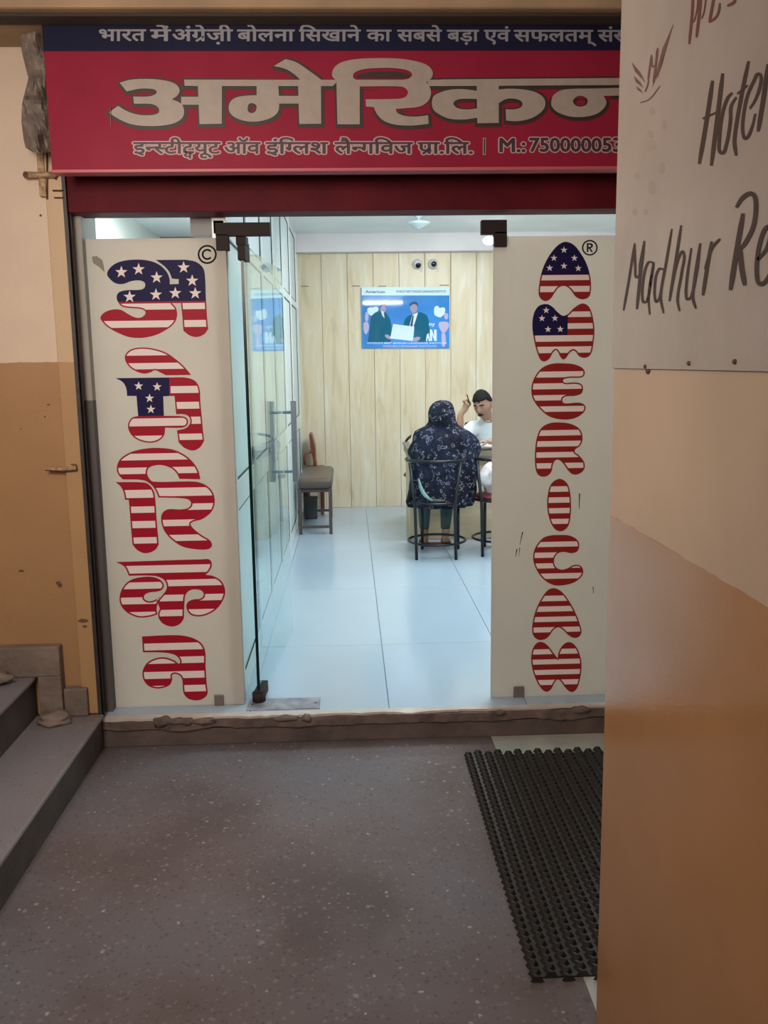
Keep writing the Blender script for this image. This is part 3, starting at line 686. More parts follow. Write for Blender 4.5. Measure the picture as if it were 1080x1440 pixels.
row2 = ((['इ', ('half', 'न', .66), ('half', 'स', .68), 'टीट', ('sub', 'य', -.46, -.27, .62), 'यूट'], 188, 310), (['ऑव'], 316, 366), (['इं', ('half', 'िग', .66), 'लश'], 374, 461),
        (['लै', ('half', 'न', .66), 'गिवज'.replace('गिव', 'गिव')], 471, 580), (['प', ('slash',), 'ा.िल.'], 588, 664))
for items, a, b in row2:
    r = put_word(items, a, b, 216, 15.5, m_stxt, sg, .0022, .022, fS); put_word(items, a, b, 216, 15.5, m_spale, sg, .0012, .085, fS, 'lettering_outline', ref=r)
for items, a, b in ((['M.:'], 703, 738), (['750000053'], 745, 873), (['7400'], 875, 930)):
    r = put_word(items, a, b, 213.5 if a < 740 else 213, 19, m_stxt, sg, .0022, .028, fS, emh=.70); put_word(items, a, b, 213.5 if a < 740 else 213, 19, m_spale, sg, .0012, .085, fS, 'lettering_outline', ref=r, emh=.70)
mb = MB(); mb.poly([[(679, 194), (683, 194), (683, 218), (679, 218)]], lambda x, y: fS(x, y) + Vector((0, -.0012, 0))); mb.build('lettering_outline', m_spale, sg)
mb = MB(); mb.poly([[(680, 195), (682, 195), (682, 217), (680, 217)]], lambda x, y: fS(x, y) + Vector((0, -.0022, 0))); mb.build('lettering', m_stxt, sg)
mb = MB(); mb.tube([atY(154, 160, YS - .004), atY(155.5, 150, YS - .008), atY(156, 178, YS - .006)], .0012, 6).build('loose_thread', m_scream, sg)

# grey plastic sheet crumpled at the left end of the sign
def crumple():
    mb = MB(); ny, nx = 30, 10; R = []
    Lx = [(30, 27), (45, 27), (70, 30), (95, 36), (110, 40), (125, 36), (145, 31), (170, 30), (195, 33), (208, 36), (214, 46)]
    Rx = [(30, 70), (60, 62), (120, 66), (150, 70), (180, 72), (214, 76)]
    ip = lambda T, y: next((a[1] + (b[1] - a[1]) * (y - a[0]) / (b[0] - a[0]) for a, b in zip(T, T[1:]) if a[0] <= y <= b[0]), T[-1][1])
    for j in range(ny + 1):
        y = 30 + 184 * j / ny; row = []
        for i in range(nx + 1):
            x = ip(Lx, y) + (ip(Rx, y) - ip(Lx, y)) * i / nx
            d = .09 * noise.noise(Vector((x * .05, y * .030, 2))) + .035 * abs(noise.noise(Vector((x * .10, y * .05, 9))))
            row.append(mb.bm.verts.new(atY(x, y, 3.60 - d - .04 * math.sin(math.pi * i / nx))))
        R.append(row)
    for j in range(ny):
        for i in range(nx): mb.bm.faces.new((R[j][i], R[j][i + 1], R[j + 1][i + 1], R[j + 1][i]))
    bmesh.ops.solidify(mb.bm, geom=mb.bm.faces[:], thickness=.006)
    return mb.build('plastic_sheet', m_tarp)
tag(crumple(), 'crumpled grey sheet stuffed between the signboard and the left wall', 'sheet')
# wall bits: bracket, hasp, latch, nails
def wallbit(name, lab, cat, shapes):
    t = thing(name, lab, cat); 
    for nm, mb, m in shapes: mb.build(nm, m, t)
    return t
W = 3.700
a = lambda x, y, d=0: atY(x, y, W - d)
mb1 = MB().tube([a(35, 246, .012), a(48, 246, .016), a(62, 246, .014), a(79, 246, .012)], [.014, .012, .012, .013], 10)
mb2 = MB().box(*px_box((51, 216), (65, 276), W - .008, W + .018), .002)
mb3 = MB().tube([a(66, 215, .010), a(66, 280, .010)], .003, 6)
mb4 = MB().tube([a(36, 246, .028), a(37, 246, .012)], .011, 10)
mb5 = MB().tube([a(77, 240, .018), a(80, 246, .020), a(77, 252, .018)], .003, 6)
wallbit('shutter_bracket', 'cream painted metal bracket with rusty ends on the left wall below the signboard', 'bracket', (('bar', mb1, m_rust), ('plate', mb2, m_rust), ('rod', mb3, m_rustd), ('bolt_end', mb4, m_rustd), ('ring', mb5, m_rustd)))
wallbit('bolt_hook', 'two thin rusty prongs on the left wall edge just under the bracket', 'hook', (('prong', MB().tube([a(74, 268, .008), a(90, 268, .010)], .003, 6), m_rustd), ('prong', MB().tube([a(76, 278, .008), a(90, 278, .010)], .0025, 6), m_rustd)))
lt_ = thing('wall_latch', 'small painted metal latch with rusty edges on the orange wall left of the glass front', 'latch')
MB().box(*px_box((66, 657.5), (108, 661.5), W - .014, W + .004), .002).build('bar', m_rust, lt_)
MB().tube([a(64, 661.5, .014), a(88, 662.5, .016), a(107, 661, .014)], .0025, 6).build('rod', m_rustd, lt_)
MB().tube([a(100, 653, .014), a(107, 653, .014), a(108, 661, .014)], .0022, 6).build('hook', m_rustd, lt_)
m_chip = mat('bare_plaster_chip', (.14, .075, .035), .8)
def chip(x, y, rx, ry, sd, Y0, lab, m=m_chip):
    mb = MB(); lp = [(x + rx * math.cos(t) * (1 + .6 * noise.noise(Vector((math.cos(t) * 1.5, math.sin(t) * 1.5, sd)))), y + ry * math.sin(t) * (1 + .6 * noise.noise(Vector((math.cos(t) * 1.5, math.sin(t) * 1.5, sd + 7))))) for t in [k * math.pi / 8 for k in range(16)]]
    mb.poly([lp], lambda u, v: atY(u, v, Y0)); o = mb.build('paint_chip', m, bits); return o
bits = thing('paint_damage', 'small dark chips knocked out of the orange paint on the left wall', 'wall damage')
for x, y, rx, ry, Y0 in ((68, 569, 2.2, 1.2, 3.7215), (63, 586, 1.6, 1, 3.7215), (29, 603, 1.2, .8, 3.7215), (82, 820, 3.5, 3, 3.699), (117, 873, 7, 2.6, 3.699), (119, 881, 3.5, 1.6, 3.699), (30, 803, 4, 2, 3.7215), (57, 303, 1.6, 2, 3.7215)): chip(x, y, rx, ry, x, Y0, '')
mb = MB(); mb.poly([[(129, 361), (136, 360), (144, 366), (146, 374), (147, 383), (140, 376), (131, 370)]], lambda x, y: atY(x, y, YP - .0012)); mb.build('tape_scrap', mat('grey_tape', (.25, .23, .19), .6), pl)

# ------------------------------------------------------------------ rubber mat
mt = thing('door_mat', 'black ribbed rubber mat on the passage floor before the right glass panel', 'mat')
mx0, mx1, my0, my1 = .445, 1.075, 2.13, 3.52
MB().box((mx0 + .01, my0 + .01, ZF), (mx1, my1 - .01, ZF + .005)).build('backing', m_rubber, mt)
nst = 15; pitch = (mx1 - mx0) / nst
mb = MB(); nb = 42; bl = (my1 - my0) / nb
for k in range(nb):
    yc = bl * (k + .5); amp = .006
    pts = []
mb = MB()
rings = []
nn = nb * 3
for q in range(nn + 1):
    y = (my1 - my0) * q / nn; ph = 2 * math.pi * q / 3
    h = .0105 + .0055 * math.cos(ph); wv = pitch * (.30 + .16 * math.cos(ph)); sh = pitch * .12 * math.sin(ph)
    rings.append([mb.bm.verts.new((sh - wv, y, 0)), mb.bm.verts.new((sh - wv * .5, y, h)), mb.bm.verts.new((sh + wv * .5, y, h)), mb.bm.verts.new((sh + wv, y, 0))])
for A, B in zip(rings, rings[1:]):
    for i in range(3): mb.bm.faces.new((A[i], A[i + 1], B[i + 1], B[i]))
mb.bm.faces.new(rings[0]); mb.bm.faces.new(rings[-1][::-1])
me = mb.mesh('rubber_strip'); me.materials.append(m_rubber)
for i in range(nst):
    o = bpy.data.objects.new('rubber_strip', me); COL.objects.link(o); o.parent = mt
    o.location = (mx0 + pitch * (i + .5), my0 + (bl * .5 if i % 2 else 0) - (bl * .25), ZF + .004)

# ------------------------------------------------------------------ hotel sign on the right pillar
XW = .563
hs = thing('wall_sign', 'cream board with brush lettering fixed to the right pillar', 'sign')
m_board = mat('aged_cream_board', (.385, .335, .29), .45, var=.08, vscale=5, bump=.05, bscale=90)
N_, L_ = nod(m_board)
m_brush = mat('dark_brown_brush_paint', (.050, .028, .022), .6); m_brushr = mat('red_brown_brush_paint', (.14, .045, .035), .6); m_brushm = mat('faded_maroon_paint', (.16, .075, .070), .6)
m_smudge = mat('faint_stain', (.36, .29, .24), .6)
zs = atX(866, 518, XW).z
MB().box((XW - .004, .45, zs), (XW + .002, 1.917, 3.0), .001).build('board', m_board, hs)
def ribbon(pts, wds):
    """stroke outline in pixels"""
    n = len(pts); Lp, Rp = [], []
    for i, p in enumerate(pts):
        p = Vector(p); t = (Vector(pts[min(i + 1, n - 1)]) - Vector(pts[max(i - 1, 0)])); t = t.normalized() if t.length else Vector((0, 1)); nrm = Vector((-t.y, t.x)); wv = wds[i] / 2
        Lp.append(p + nrm * wv); Rp.append(p - nrm * wv)
    return Lp, Rp
def strokes(name, data, m, ox, oy, s, dy=.0045):
    mb = MB()
    for k, (st_, wd_) in enumerate(data):
        pp = smooth(P(st_), closed=False, k=6); n = len(pp); px = [(ox + x / s, oy + y / s) for x, y in pp]
        wds = [wd_ / s * 1.12 * min(1, .66 + 2.2 * min(i / (n - 1), 1 - i / (n - 1))) for i in range(n)]
        Lp, Rp = ribbon(px, wds); X = XW - dy - k * .00005
        a_ = [mb.bm.verts.new(atX(q.x, q.y, X)) for q in Lp]; b_ = [mb.bm.verts.new(atX(q.x, q.y, X)) for q in Rp]
        for i in range(n - 1): mb.bm.faces.new((a_[i], a_[i + 1], b_[i + 1], b_[i]))
    mb.build(name, m, hs)
strokes('lettering', [('432,302 410,450 382,615', 15), ('470,275 450,440 427,622', 15), ('395,445c 455,418c', 11), ('506,348 488,368 468,430 457,530 465,574 484,540 499,450 501,400 521,364', 12),
    ('567,229 545,333 514,520 520,584', 13), ('524,352c 563,320c', 10), ('571,408 594,370 613,307 605,277 587,303 561,363 546,444 545,496 556,519 578,481 592,426', 11), ('640,240 622,370 602,493', 15)], m_brush, 840, 0, 2.667)
strokes('lettering', [('98,1165 120,1040 140,912', 9), ('140,915 142,1000 150,1040 160,990 176,903', 9), ('176,905 160,1040 148,1160', 11), ('212,985 190,985 172,1050 170,1130 185,1130 200,1060 210,990 192,1110 196,1180', 9),
    ('250,1010 230,1010 216,1060 218,1130 232,1120 250,1010', 9), ('279,858 255,1000 237,1110 248,1175', 9), ('314,845 290,1000 270,1130', 10), ('275,1100 300,980 322,945 316,1020 300,1120 308,1167', 9),
    ('352,930 335,1050 334,1120 350,1115 372,1020 386,912', 9), ('384,915 362,1060 358,1120 369,1158', 9), ('428,905 410,1010 395,1108', 12), ('402,1010 430,930 460,895', 9),
    ('546,800 520,950 498,1088', 17), ('520,778 548,738 582,728 594,770 584,850 555,910 535,935', 15), ('533,925 540,1000 552,1070', 17), ('600,975 635,930 650,870 640,850 618,880 600,960 598,1040 612,1066 640,1040 655,990', 14)], m_brush, 840, 0, 2.667)
strokes('lettering', [('105,-60 92,180 65,448', 26), ('150,-60 150,60 120,200 100,230', 14), ('185,-60 165,160 138,378', 28), ('240,-60 215,120 190,190', 14), ('320,-60 300,60 268,228', 26), ('268,225 330,180 362,120 375,30', 22), ('430,-60 520,-20 520,20 450,60', 26)], m_brushr, 960, 0, 7.2)
def leaf(p, q, wv): 
    p, q = Vector(p), Vector(q); t = (q - p); n = Vector((-t.y, t.x)).normalized() * wv
    return [tuple(p), tuple(p + t * .4 + n), tuple(q), tuple(p + t * .55 - n * .6)]
mb = MB()
for p, q, wv in (((128, 233), (180, 310), 9), ((136, 285), (172, 330), 8), ((145, 322), (170, 350), 6), ((287, 85), (205, 330), 10), ((262, 160), (222, 300), 7)):
    mb.poly([[(840 + x / 2.667, y / 2.667) for x, y in leaf(p, q, wv)]], lambda x, y: atX(x, y, XW - .0046))
mb.build('emblem', m_brushm, hs)
strokes('emblem', [('203,205 197,250 190,300', 7), ('203,205 212,250 222,190', 6), ('226,180 218,250 210,310', 8), ('160,385 195,372 235,322', 4), ('178,345 188,320 192,300', 5)], m_brushm, 840, 0, 2.667)
mb = MB()
for i, (x, y, rx, ry) in enumerate(((205, 415, 11, 16), (198, 505, 12, 14), (200, 545, 20, 22), (250, 470, 8, 18), (240, 632, 12, 24), (205, 705, 14, 26), (140, 795, 10, 12), (182, 795, 9, 12), (150, 660, 12, 12))):
    lp = [(840 + (x + rx * math.cos(t) * (1 + .4 * noise.noise(Vector((math.cos(t) * 2, math.sin(t) * 2, i))))) / 2.667, (y + ry * math.sin(t) * (1 + .4 * noise.noise(Vector((math.cos(t) * 2, math.sin(t) * 2, i + 9))))) / 2.667) for t in [k * math.pi / 9 for k in range(18)]]
    mb.poly([lp], lambda a_, b_: atX(a_, b_, XW - .0043))
mb.build('faded_stain', m_smudge, hs)
for x, y in ((911, 516), (973, 512), (1038, 510)):
    p = atX(x, y + 1.5, XW); MB().lathe((XW - .008, p.y, p.z + .003), [(.0028, 0), (.004, .002), (.004, .006)], 10, axis='X').build('nail', m_rustd, hs)
mb = MB(); p = atX(912, 520, XW); mb.ball((XW - .002, p.y, p.z - .002), (.002, .012, .006), 8); mb.build('rust_mark', m_rustd, hs)

# ================================================================== inside the room
def skin(name, chains, m, parent=None, sub=2, extra=None):
    """chains = [[(x, y, z, r), ...], ...]; a chain starting with an int tuple joins an earlier vertex: ('j', chain, index)"""
    bm = bmesh.new(); lay = bm.verts.layers.skin.verify(); VV = []
    for c in chains:
        vs = []
        for q in c:
            if q[0] == 'j': vs.append(VV[q[1]][q[2]]); continue
            v = bm.verts.new(q[:3]); v[lay].radius = (q[3], q[3] if len(q) < 5 else q[4])
            if not vs: v[lay].use_root = True
            vs.append(v)
        for a_, b_ in zip(vs, vs[1:]): bm.edges.new((a_, b_))
        VV.append(vs)
    me = bpy.data.meshes.new(name); bm.to_mesh(me); bm.free()
    o = bpy.data.objects.new(name, me); COL.objects.link(o)
    sk = o.modifiers.new('skin', 'SKIN'); sk.use_smooth_shade = True
    ss = o.modifiers.new('sub', 'SUBSURF'); ss.levels = sub; ss.render_levels = sub
    bpy.context.view_layer.update(); dg = bpy.context.evaluated_depsgraph_get()
    me2 = bpy.data.meshes.new_from_object(o.evaluated_get(dg)); bpy.data.objects.remove(o)
    if extra is not None:
        b2 = bmesh.new(); b2.from_mesh(me2); merge(b2, extra); b2.to_mesh(me2); b2.free()
    for p in me2.polygons: p.use_smooth = True
    return link(name, me2, parent, m)

m_skin = mat('brown_skin', (.38, .22, .145), .5, var=.06, vscale=20); m_hair = mat('black_hair', (.012, .010, .010), .8, var=.3, vscale=60, spec=.15)
m_eye = mat('eye_white', (.30, .26, .23), .7, spec=.1); m_iris = mat('dark_iris', (.02, .012, .01), .2); m_lip = mat('lip', (.26, .11, .08), .5)
m_shirt = mat('pale_blue_white_shirt', (.66, .76, .80), .75, var=.05, vscale=14)
m_blackm = mat('black_enamel_steel', (.018, .020, .024), .3, .4)
m_maroon = mat('maroon_vinyl', (.12, .018, .028), .4, var=.2)
m_teal = mat('dark_teal_legging', (.045, .085, .09), .8, var=.15); m_teall = mat('pale_teal_cloth', (.22, .38, .38), .8)
m_deskf = mat('pale_wood_laminate', (.62, .50, .33), .4, var=.10, vscale=5, stretch=(.6, 1, 5)); m_deskt = mat('grey_brown_desktop', (.14, .12, .11), .35, var=.15)
m_desktr = mat('desk_edge_band', (.30, .25, .20), .45)
m_paper = mat('white_paper', (.82, .82, .80), .6); m_bag = mat('white_cloth', (.72, .72, .74), .8, var=.08)
m_brownseat = mat('brown_rexine', (.105, .075, .058), .42, var=.08, vscale=9, bump=.08); m_brownleg = mat('brown_painted_steel', (.085, .055, .055), .45, var=.1)
m_redwood = mat('red_brown_wood', (.16, .035, .025), .35, var=.2, stretch=(1, 1, 6))
m_camw = mat('white_plastic', (.72, .73, .74), .4); m_lens = mat('black_lens', (.01, .01, .012), .1)
m_bluep = mat('poster_blue', (.06, .27, .70), .05, var=.25, vscale=1.5)

def floral():
    m = mat('navy_printed_cloth', (.012, .014, .030), .75); N, L = nod(m); p = N['Principled BSDF']
    g = N.new('ShaderNodeTexCoord'); prev = None; col = None
    nz = N.new('ShaderNodeTexNoise'); nz.inputs['Scale'].default_value = 40; L.new(g.outputs['Object'], nz.inputs['Vector'])
    mv = N.new('ShaderNodeMix'); mv.data_type = 'RGBA'; mv.blend_type = 'ADD'; mv.inputs[0].default_value = .03; L.new(g.outputs['Object'], mv.inputs[6]); L.new(nz.outputs['Color'], mv.inputs[7])
    v = N.new('ShaderNodeTexVoronoi'); v.inputs['Scale'].default_value = 24; L.new(mv.outputs[2], v.inputs['Vector'])
    w1 = N.new('ShaderNodeMath'); w1.operation = 'MULTIPLY'; w1.inputs[1].default_value = 22; L.new(v.outputs['Distance'], w1.inputs[0])
    sn = N.new('ShaderNodeMath'); sn.operation = 'SINE'; L.new(w1.outputs[0], sn.inputs[0])
    gt = N.new('ShaderNodeMath'); gt.operation = 'GREATER_THAN'; gt.inputs[1].default_value = .45; L.new(sn.outputs[0], gt.inputs[0])
    n2 = N.new('ShaderNodeTexNoise'); n2.inputs['Scale'].default_value = 22; n2.inputs['Detail'].default_value = 3; L.new(g.outputs['Object'], n2.inputs['Vector'])
    g2 = N.new('ShaderNodeMath'); g2.operation = 'GREATER_THAN'; g2.inputs[1].default_value = .47; L.new(n2.outputs[0], g2.inputs[0])
    lt = N.new('ShaderNodeMath'); lt.operation = 'LESS_THAN'; lt.inputs[1].default_value = .42; L.new(v.outputs['Distance'], lt.inputs[0])
    a1 = N.new('ShaderNodeMath'); a1.operation = 'MULTIPLY'; L.new(gt.outputs[0], a1.inputs[0]); L.new(g2.outputs[0], a1.inputs[1])
    a2 = N.new('ShaderNodeMath'); a2.operation = 'MULTIPLY'; L.new(a1.outputs[0], a2.inputs[0]); L.new(lt.outputs[0], a2.inputs[1])
    a3 = N.new('ShaderNodeMath'); a3.operation = 'MULTIPLY'; a3.inputs[1].default_value = .6; L.new(a2.outputs[0], a3.inputs[0])
    n3 = N.new('ShaderNodeTexNoise'); n3.inputs['Scale'].default_value = 5; L.new(g.outputs['Object'], n3.inputs['Vector'])
    cr = N.new('ShaderNodeValToRGB'); cr.color_ramp.elements[0].color = (.007, .008, .018, 1); cr.color_ramp.elements[1].color = (.016, .024, .050, 1); cr.color_ramp.elements[0].position = .4; cr.color_ramp.elements[1].position = .65; L.new(n3.outputs[0], cr.inputs[0])
    mx = N.new('ShaderNodeMix'); mx.data_type = 'RGBA'; L.new(a3.outputs[0], mx.inputs[0]); L.new(cr.outputs[0], mx.inputs[6]); mx.inputs[7].default_value = (.34, .33, .38, 1)
    L.new(mx.outputs[2], p.inputs['Base Color']); p.inputs['Specular IOR Level'].default_value = .15
    mp = N.new('ShaderNodeMapping'); mp.inputs['Scale'].default_value = (9, 9, 3.5); L.new(g.outputs['Object'], mp.inputs[0])
    nb_ = N.new('ShaderNodeTexNoise'); nb_.inputs['Scale'].default_value = 1.3; nb_.inputs['Detail'].default_value = 3; nb_.inputs['Distortion'].default_value = 1.5; L.new(mp.outputs[0], nb_.inputs['Vector'])
    bb = N.new('ShaderNodeBump'); bb.inputs['Strength'].default_value = .9; bb.inputs['Distance'].default_value = .05; L.new(nb_.outputs[0], bb.inputs['Height']); L.new(bb.outputs[0], p.inputs['Normal']); return m
m_floral = floral()

# ---- poster
YPo = YB - .012
po = thing('poster', 'glossy blue poster of two suited men holding a certificate on the back wall', 'poster')
fp = lambda d: (lambda x, y: atY(490 + x / 6.353, 380 + y / 6.353, YPo - .001 - d))
G = lambda n, c, e=.0: mat(n, c, .05)
p0, p1 = fp(0)(118, 700), fp(0)(902, 150)
MB().box((p0.x, YPo, p0.z), (p1.x, YPo + .010, p1.z), .001).build('board', mat('poster_edge', (.10, .30, .55), .2), po)
def flat(name, loops, m, d, sm=True):
    for l in loops:
        mb = MB(); mb.poly([smooth(P(l)) if sm else [(q[0], q[1]) for q in P(l)]], fp(d)); mb.build(name, m, po)
flat('background_print', ['120,225c 902,225c 902,698c 130,698c'], m_bluep, 0)
flat('header_print', ['118,150c 902,150c 902,225c 118,225c'], G('poster_header', (.68, .88, .92)), 0)
m_suit = G('poster_suit', (.015, .14, .24)); m_face = G('poster_face', (.42, .36, .50)); m_pw = G('poster_white', (.72, .88, .95)); m_ppk = G('poster_pink', (.55, .50, .72)); m_pblk = G('poster_dark', (.03, .08, .20))
flat('man_print', ['172,640c 190,520 205,420 250,375 290,362 320,362 350,400 372,440 385,520 375,640c', '492,490c 505,440 540,405 575,395 620,372 670,385 705,410 722,500 722,580 690,635 585,635c 590,500c'], m_suit, .0004)
flat('face_print', ['285,330 300,310 325,312 338,335 330,365 310,385 292,370', '552,330 560,305 585,292 610,305 615,335 608,365 585,385 562,370', '330,575 372,590 372,615 335,600', '585,605 640,600 620,630 580,632'], m_face, .0006)
flat('hair_print', ['548,325 552,298 585,280 615,292 620,325 610,312 585,302 562,312', '280,335 288,312 310,300 335,308 342,335 330,322 305,318'], m_pblk, .0008)
flat('shirt_print', ['290,362c 315,372c 322,430c 300,400c', '572,398c 622,375c 600,450c 580,505c 545,498c'], m_pw, .0007, False)
flat('tie_print', ['572,405c 584,402c 572,505c 552,498c'], m_pblk, .0009, False)
flat('certificate_print', ['400,480c 588,505c 575,632c 372,610c'], m_pw, .0010, False)
flat('balloon_print', ['765,350 775,325 800,320 815,338 835,332 862,340 860,385 845,405 822,420 795,415 768,395', '170,345 200,330 215,335 240,325 265,335 262,365 235,380 200,405 175,380'], m_pw, .0005)
flat('balloon_print', ['858,395 875,382 890,400 888,430 870,440 858,425', '808,470 840,460 880,462 898,480 890,520 850,560 815,520', '150,400 165,370 180,420 165,460 150,440', '135,480 160,460 180,480 178,540 150,570', '836,560 862,565 870,620 860,680 840,680 832,620'], m_ppk, .0005)
flat('letter_print', ['692,632c 700,575c 716,560c 728,632c 716,632c 714,612c 704,612c 702,632c', '728,632c 728,530c 745,530c 765,590c 765,530c 788,530c 788,632c 768,632c 748,575c 748,632c'], m_pw, .0008, False)
fpx = lambda x, y: fp(0)((x - 490) * 6.353, (y - 380) * 6.353)
m_ptx = G('poster_header_text', (.10, .16, .34))
put_word(["WORLD'S BEST ENGLISH LANGUAGE INSTITUTE"], 557, 627, 411.3, 3.0, m_ptx, po, .0012, .02, fpx, 'header_text', emh=.70)
put_word(["American"], 514, 541, 412, 3.6, m_ptx, po, .0012, .03, fpx, 'header_text', emh=.70)
put_word(["WORLD'S BEST ENGLISH LANGUAGE INSTITUTE"], 516, 628, 483.5, 2.0, m_pw, po, .0014, .02, fpx, 'caption_text', emh=.70)
put_word(["ENGLISH LANGUAGE INSTITUTE"], 539, 614, 488, 2.4, m_ppk, po, .0014, .03, fpx, 'caption_text', emh=.70)
put_word(["ny"], 603.5, 611.5, 458, 3.8, m_pw, po, .0014, .02, fpx, 'caption_text', emh=.53)
# ---- marks of old tape on the panels
tp = MB()
for x0, x1, y in ((423, 434, 402), (495, 506, 401.5), (532, 543, 402), (618, 631, 400.5)):
    a_, b_ = atY(x0, y, YB - .001), atY(x1, y + 1.2, YB - .001)
    o = MB().box((a_.x, YB - .003, b_.z), (b_.x, YB, a_.z)).build('tape_mark', mat('old_tape', (.22, .20, .17), .6) if 'old_tape' not in MATS else MATS['old_tape'], wb)
# ---- cameras
def wallcam(x, y, lab, ax, dz):
    c = atY(x, y, YB - .02); t = thing('security_camera', lab, 'camera', 'security cameras on the back wall', loc=(c.x, YB, c.z))
    MB().lathe((0, 0, 0), [(.045, 0), (.052, -.008), (.05, -.03), (.040, -.036)], 24, axis='Y').build('base', m_camw, t)
    MB().ball((0, -.05, 0), .043, 20).build('ball', m_camw, t)
    d = Vector((ax, -1, dz)).normalized(); q = d.to_track_quat('Z', 'Y').to_matrix()
    mb = MB().lathe((0, 0, 0), [(.026, .030), (.028, .040), (.024, .046), (.0015, .046)], 20)
    for v in mb.bm.verts: v.co = Vector((0, -.05, 0)) + q @ v.co
    mb.build('lens', m_lens, t)
    MB().tube([(.03, -.01, -.03), (.05, -.012, -.05), (.045, -.008, -.075), (.03, -.006, -.07)], .004, 6).build('cable', m_camw, t)
wallcam(587, 371.5, 'white ball camera above the poster, the left one, tilted down', .1, -.55)
wallcam(609, 371.5, 'white ball camera above the poster, the right one, facing forward', .05, -.15)
# ---- ceiling fixture, bulb, tube light, housings of the unseen, added room lights
c = atY(588.5, 306, 8.1)
t = thing('ceiling_fixture', 'small round glassy fixture hanging from the white ceiling above the poster', 'ceiling light', loc=(c.x, 8.1, ZC))
m_fix = mat('glassy_fixture', (.55, .70, .76), .15, .3); m_bulb = mat('lit_bulb', (1, 1, 1), .3, emit=((.93, .96, 1), 7))
MB().lathe((0, 0, 0), [(.03, 0), (.035, -.02), (.012, -.03), (.012, -.055)], 18).build('rose', m_fix, t)
MB().lathe((0, 0, 0), [(.012, -.05), (.06, -.056), (.105, -.066), (.105, -.074), (.085, -.085), (.05, -.105), (.012, -.115), (.010, -.125)], 24).build('dome', m_fix, t)
c = atY(687.5, 338.5, 8.5)
t = thing('light_bulb', 'lit white lamp hanging under the ceiling by the top corner of the right glass panel', 'lamp', loc=(c.x, 8.5, c.z))
MB().lathe((0, 0, 0), [(.026, ZC - c.z - .002), (.026, ZC - c.z - .02), (.012, ZC - c.z - .028), (.012, .045), (.035, .035), (.04, .026)], 18).build('holder', m_camw, t)
MB().lathe((0, 0, 0), [(.040, .026), (.054, .010), (.055, -.006), (.045, -.022), (.025, -.032), (.004, -.034)], 22).build('bulb', m_bulb, t)
t = thing('tube_light', 'lit tube light fixed inside above the glass front, mirrored in the poster', 'lamp', loc=(.56, 4.02, 2.43))
MB().box((-.34, -.03, -.02), (.34, .02, .02), .004).build('batten', m_camw, t)
MB().tube([(-.31, .05, 0), (.31, .05, 0)], .019, 12).build('tube', mat('lit_tube', (1, 1, 1), .3, emit=((.90, .96, 1), 60)), t)
for x, y in ((1.3, 5.3), (1.0, 7.3)):
    MB().box((-.62, -.32, .0), (.62, .32, .035), .004).build('housing', m_camw, thing('added_ceiling_light', 'unseen flat rectangular ceiling light added to brighten the ' + ('front' if y < 6 else 'back') + ' of the room', 'ceiling light', loc=(x, y, 2.722)))
MB().box((-.32, -1.27, 0), (.32, 1.27, .035), .004).build('housing', m_camw, thing('added_ceiling_light', 'unseen long ceiling light added to brighten the room behind the partition', 'ceiling light', loc=(-1.2, 6.2, 2.722)))

# ---- round-backed steel chair
def steel_chair(lab, seatm, loc, z_back=.755):
    t = thing('steel_chair', lab, 'chair', 'black steel chairs round the desk', loc=loc)
    for (x, y, bk) in ((-.175, -.20, 1), (.125, -.225, 1), (-.10, .19, 0), (.19, .18, 0)):
        if bk: pts = [(x, y, .0), (x - .01, y - .01, .42), (x * 1.28, y * 1.10 - .01, z_back)]
        else: pts = [(x, y, 0), (x, y - .005, .43)]
        MB().tube(pts, .0125, 10).build('leg', m_blackm, t)
    cir = lambda r, z, a0, a1, n, ry=1: [(r * math.cos(math.radians(a0 + (a1 - a0) * k / n)), r * ry * math.sin(math.radians(a0 + (a1 - a0) * k / n)), z) for k in range(n + 1)]
    MB().tube(cir(.235, z_back, 165, 375, 22), .0125, 10).build('back_rail', m_blackm, t)
    MB().tube(cir(.215, .43, 0, 360, 28)[:-1], .011, 8, closed=True).build('seat_ring', m_blackm, t)
    MB().tube(cir(.225, .115, 0, 360, 28)[:-1], .010, 8, closed=True).build('foot_ring', m_blackm, t)
    MB().lathe((0, 0, .43), [(.19, 0), (.205, .012), (.20, .03), (.15, .042), (.002, .046)], 28).build('seat', seatm, t)
    return t
CH = (.668, 6.93, 0)
steel_chair('black steel chair the woman in printed cloth sits on', m_blackm, CH)
steel_chair('black steel chair with a maroon seat, half hidden by the right glass panel', m_maroon, (1.185, 6.99, 0))
t = thing('round_back_chair', 'black chair with an arched spoked back, behind the desk left of the man', 'chair', loc=(.70, 8.32, 0))
for x, y in ((-.12, -.15), (.12, -.15), (-.12, .15), (.12, .15)): MB().tube([(x, y, 0), (x * .95, y * .95, .44)], .012, 8).build('leg', m_blackm, t)
MB().lathe((0, 0, .44), [(.19, 0), (.21, .015), (.2, .035), (.002, .045)], 24).build('seat', m_maroon, t)
ar = [(.20 * math.cos(math.radians(a_)), -.20, .765 + .105 * math.sin(math.radians(a_))) for a_ in range(0, 181, 12)]
MB().tube([(.12, -.15, .45)] + ar + [(-.12, -.15, .45)], .012, 8).build('back_arch', m_blackm, t)
for a_ in (35, 145): MB().tube([(0, -.20, .74), (.20 * math.cos(math.radians(a_)), -.20, .765 + .105 * math.sin(math.radians(a_)))], .008, 6).build('spoke', m_blackm, t)
MB().tube([(0, -.20, .74), (0, -.16, .46)], .007, 6).build('spoke', m_blackm, t)

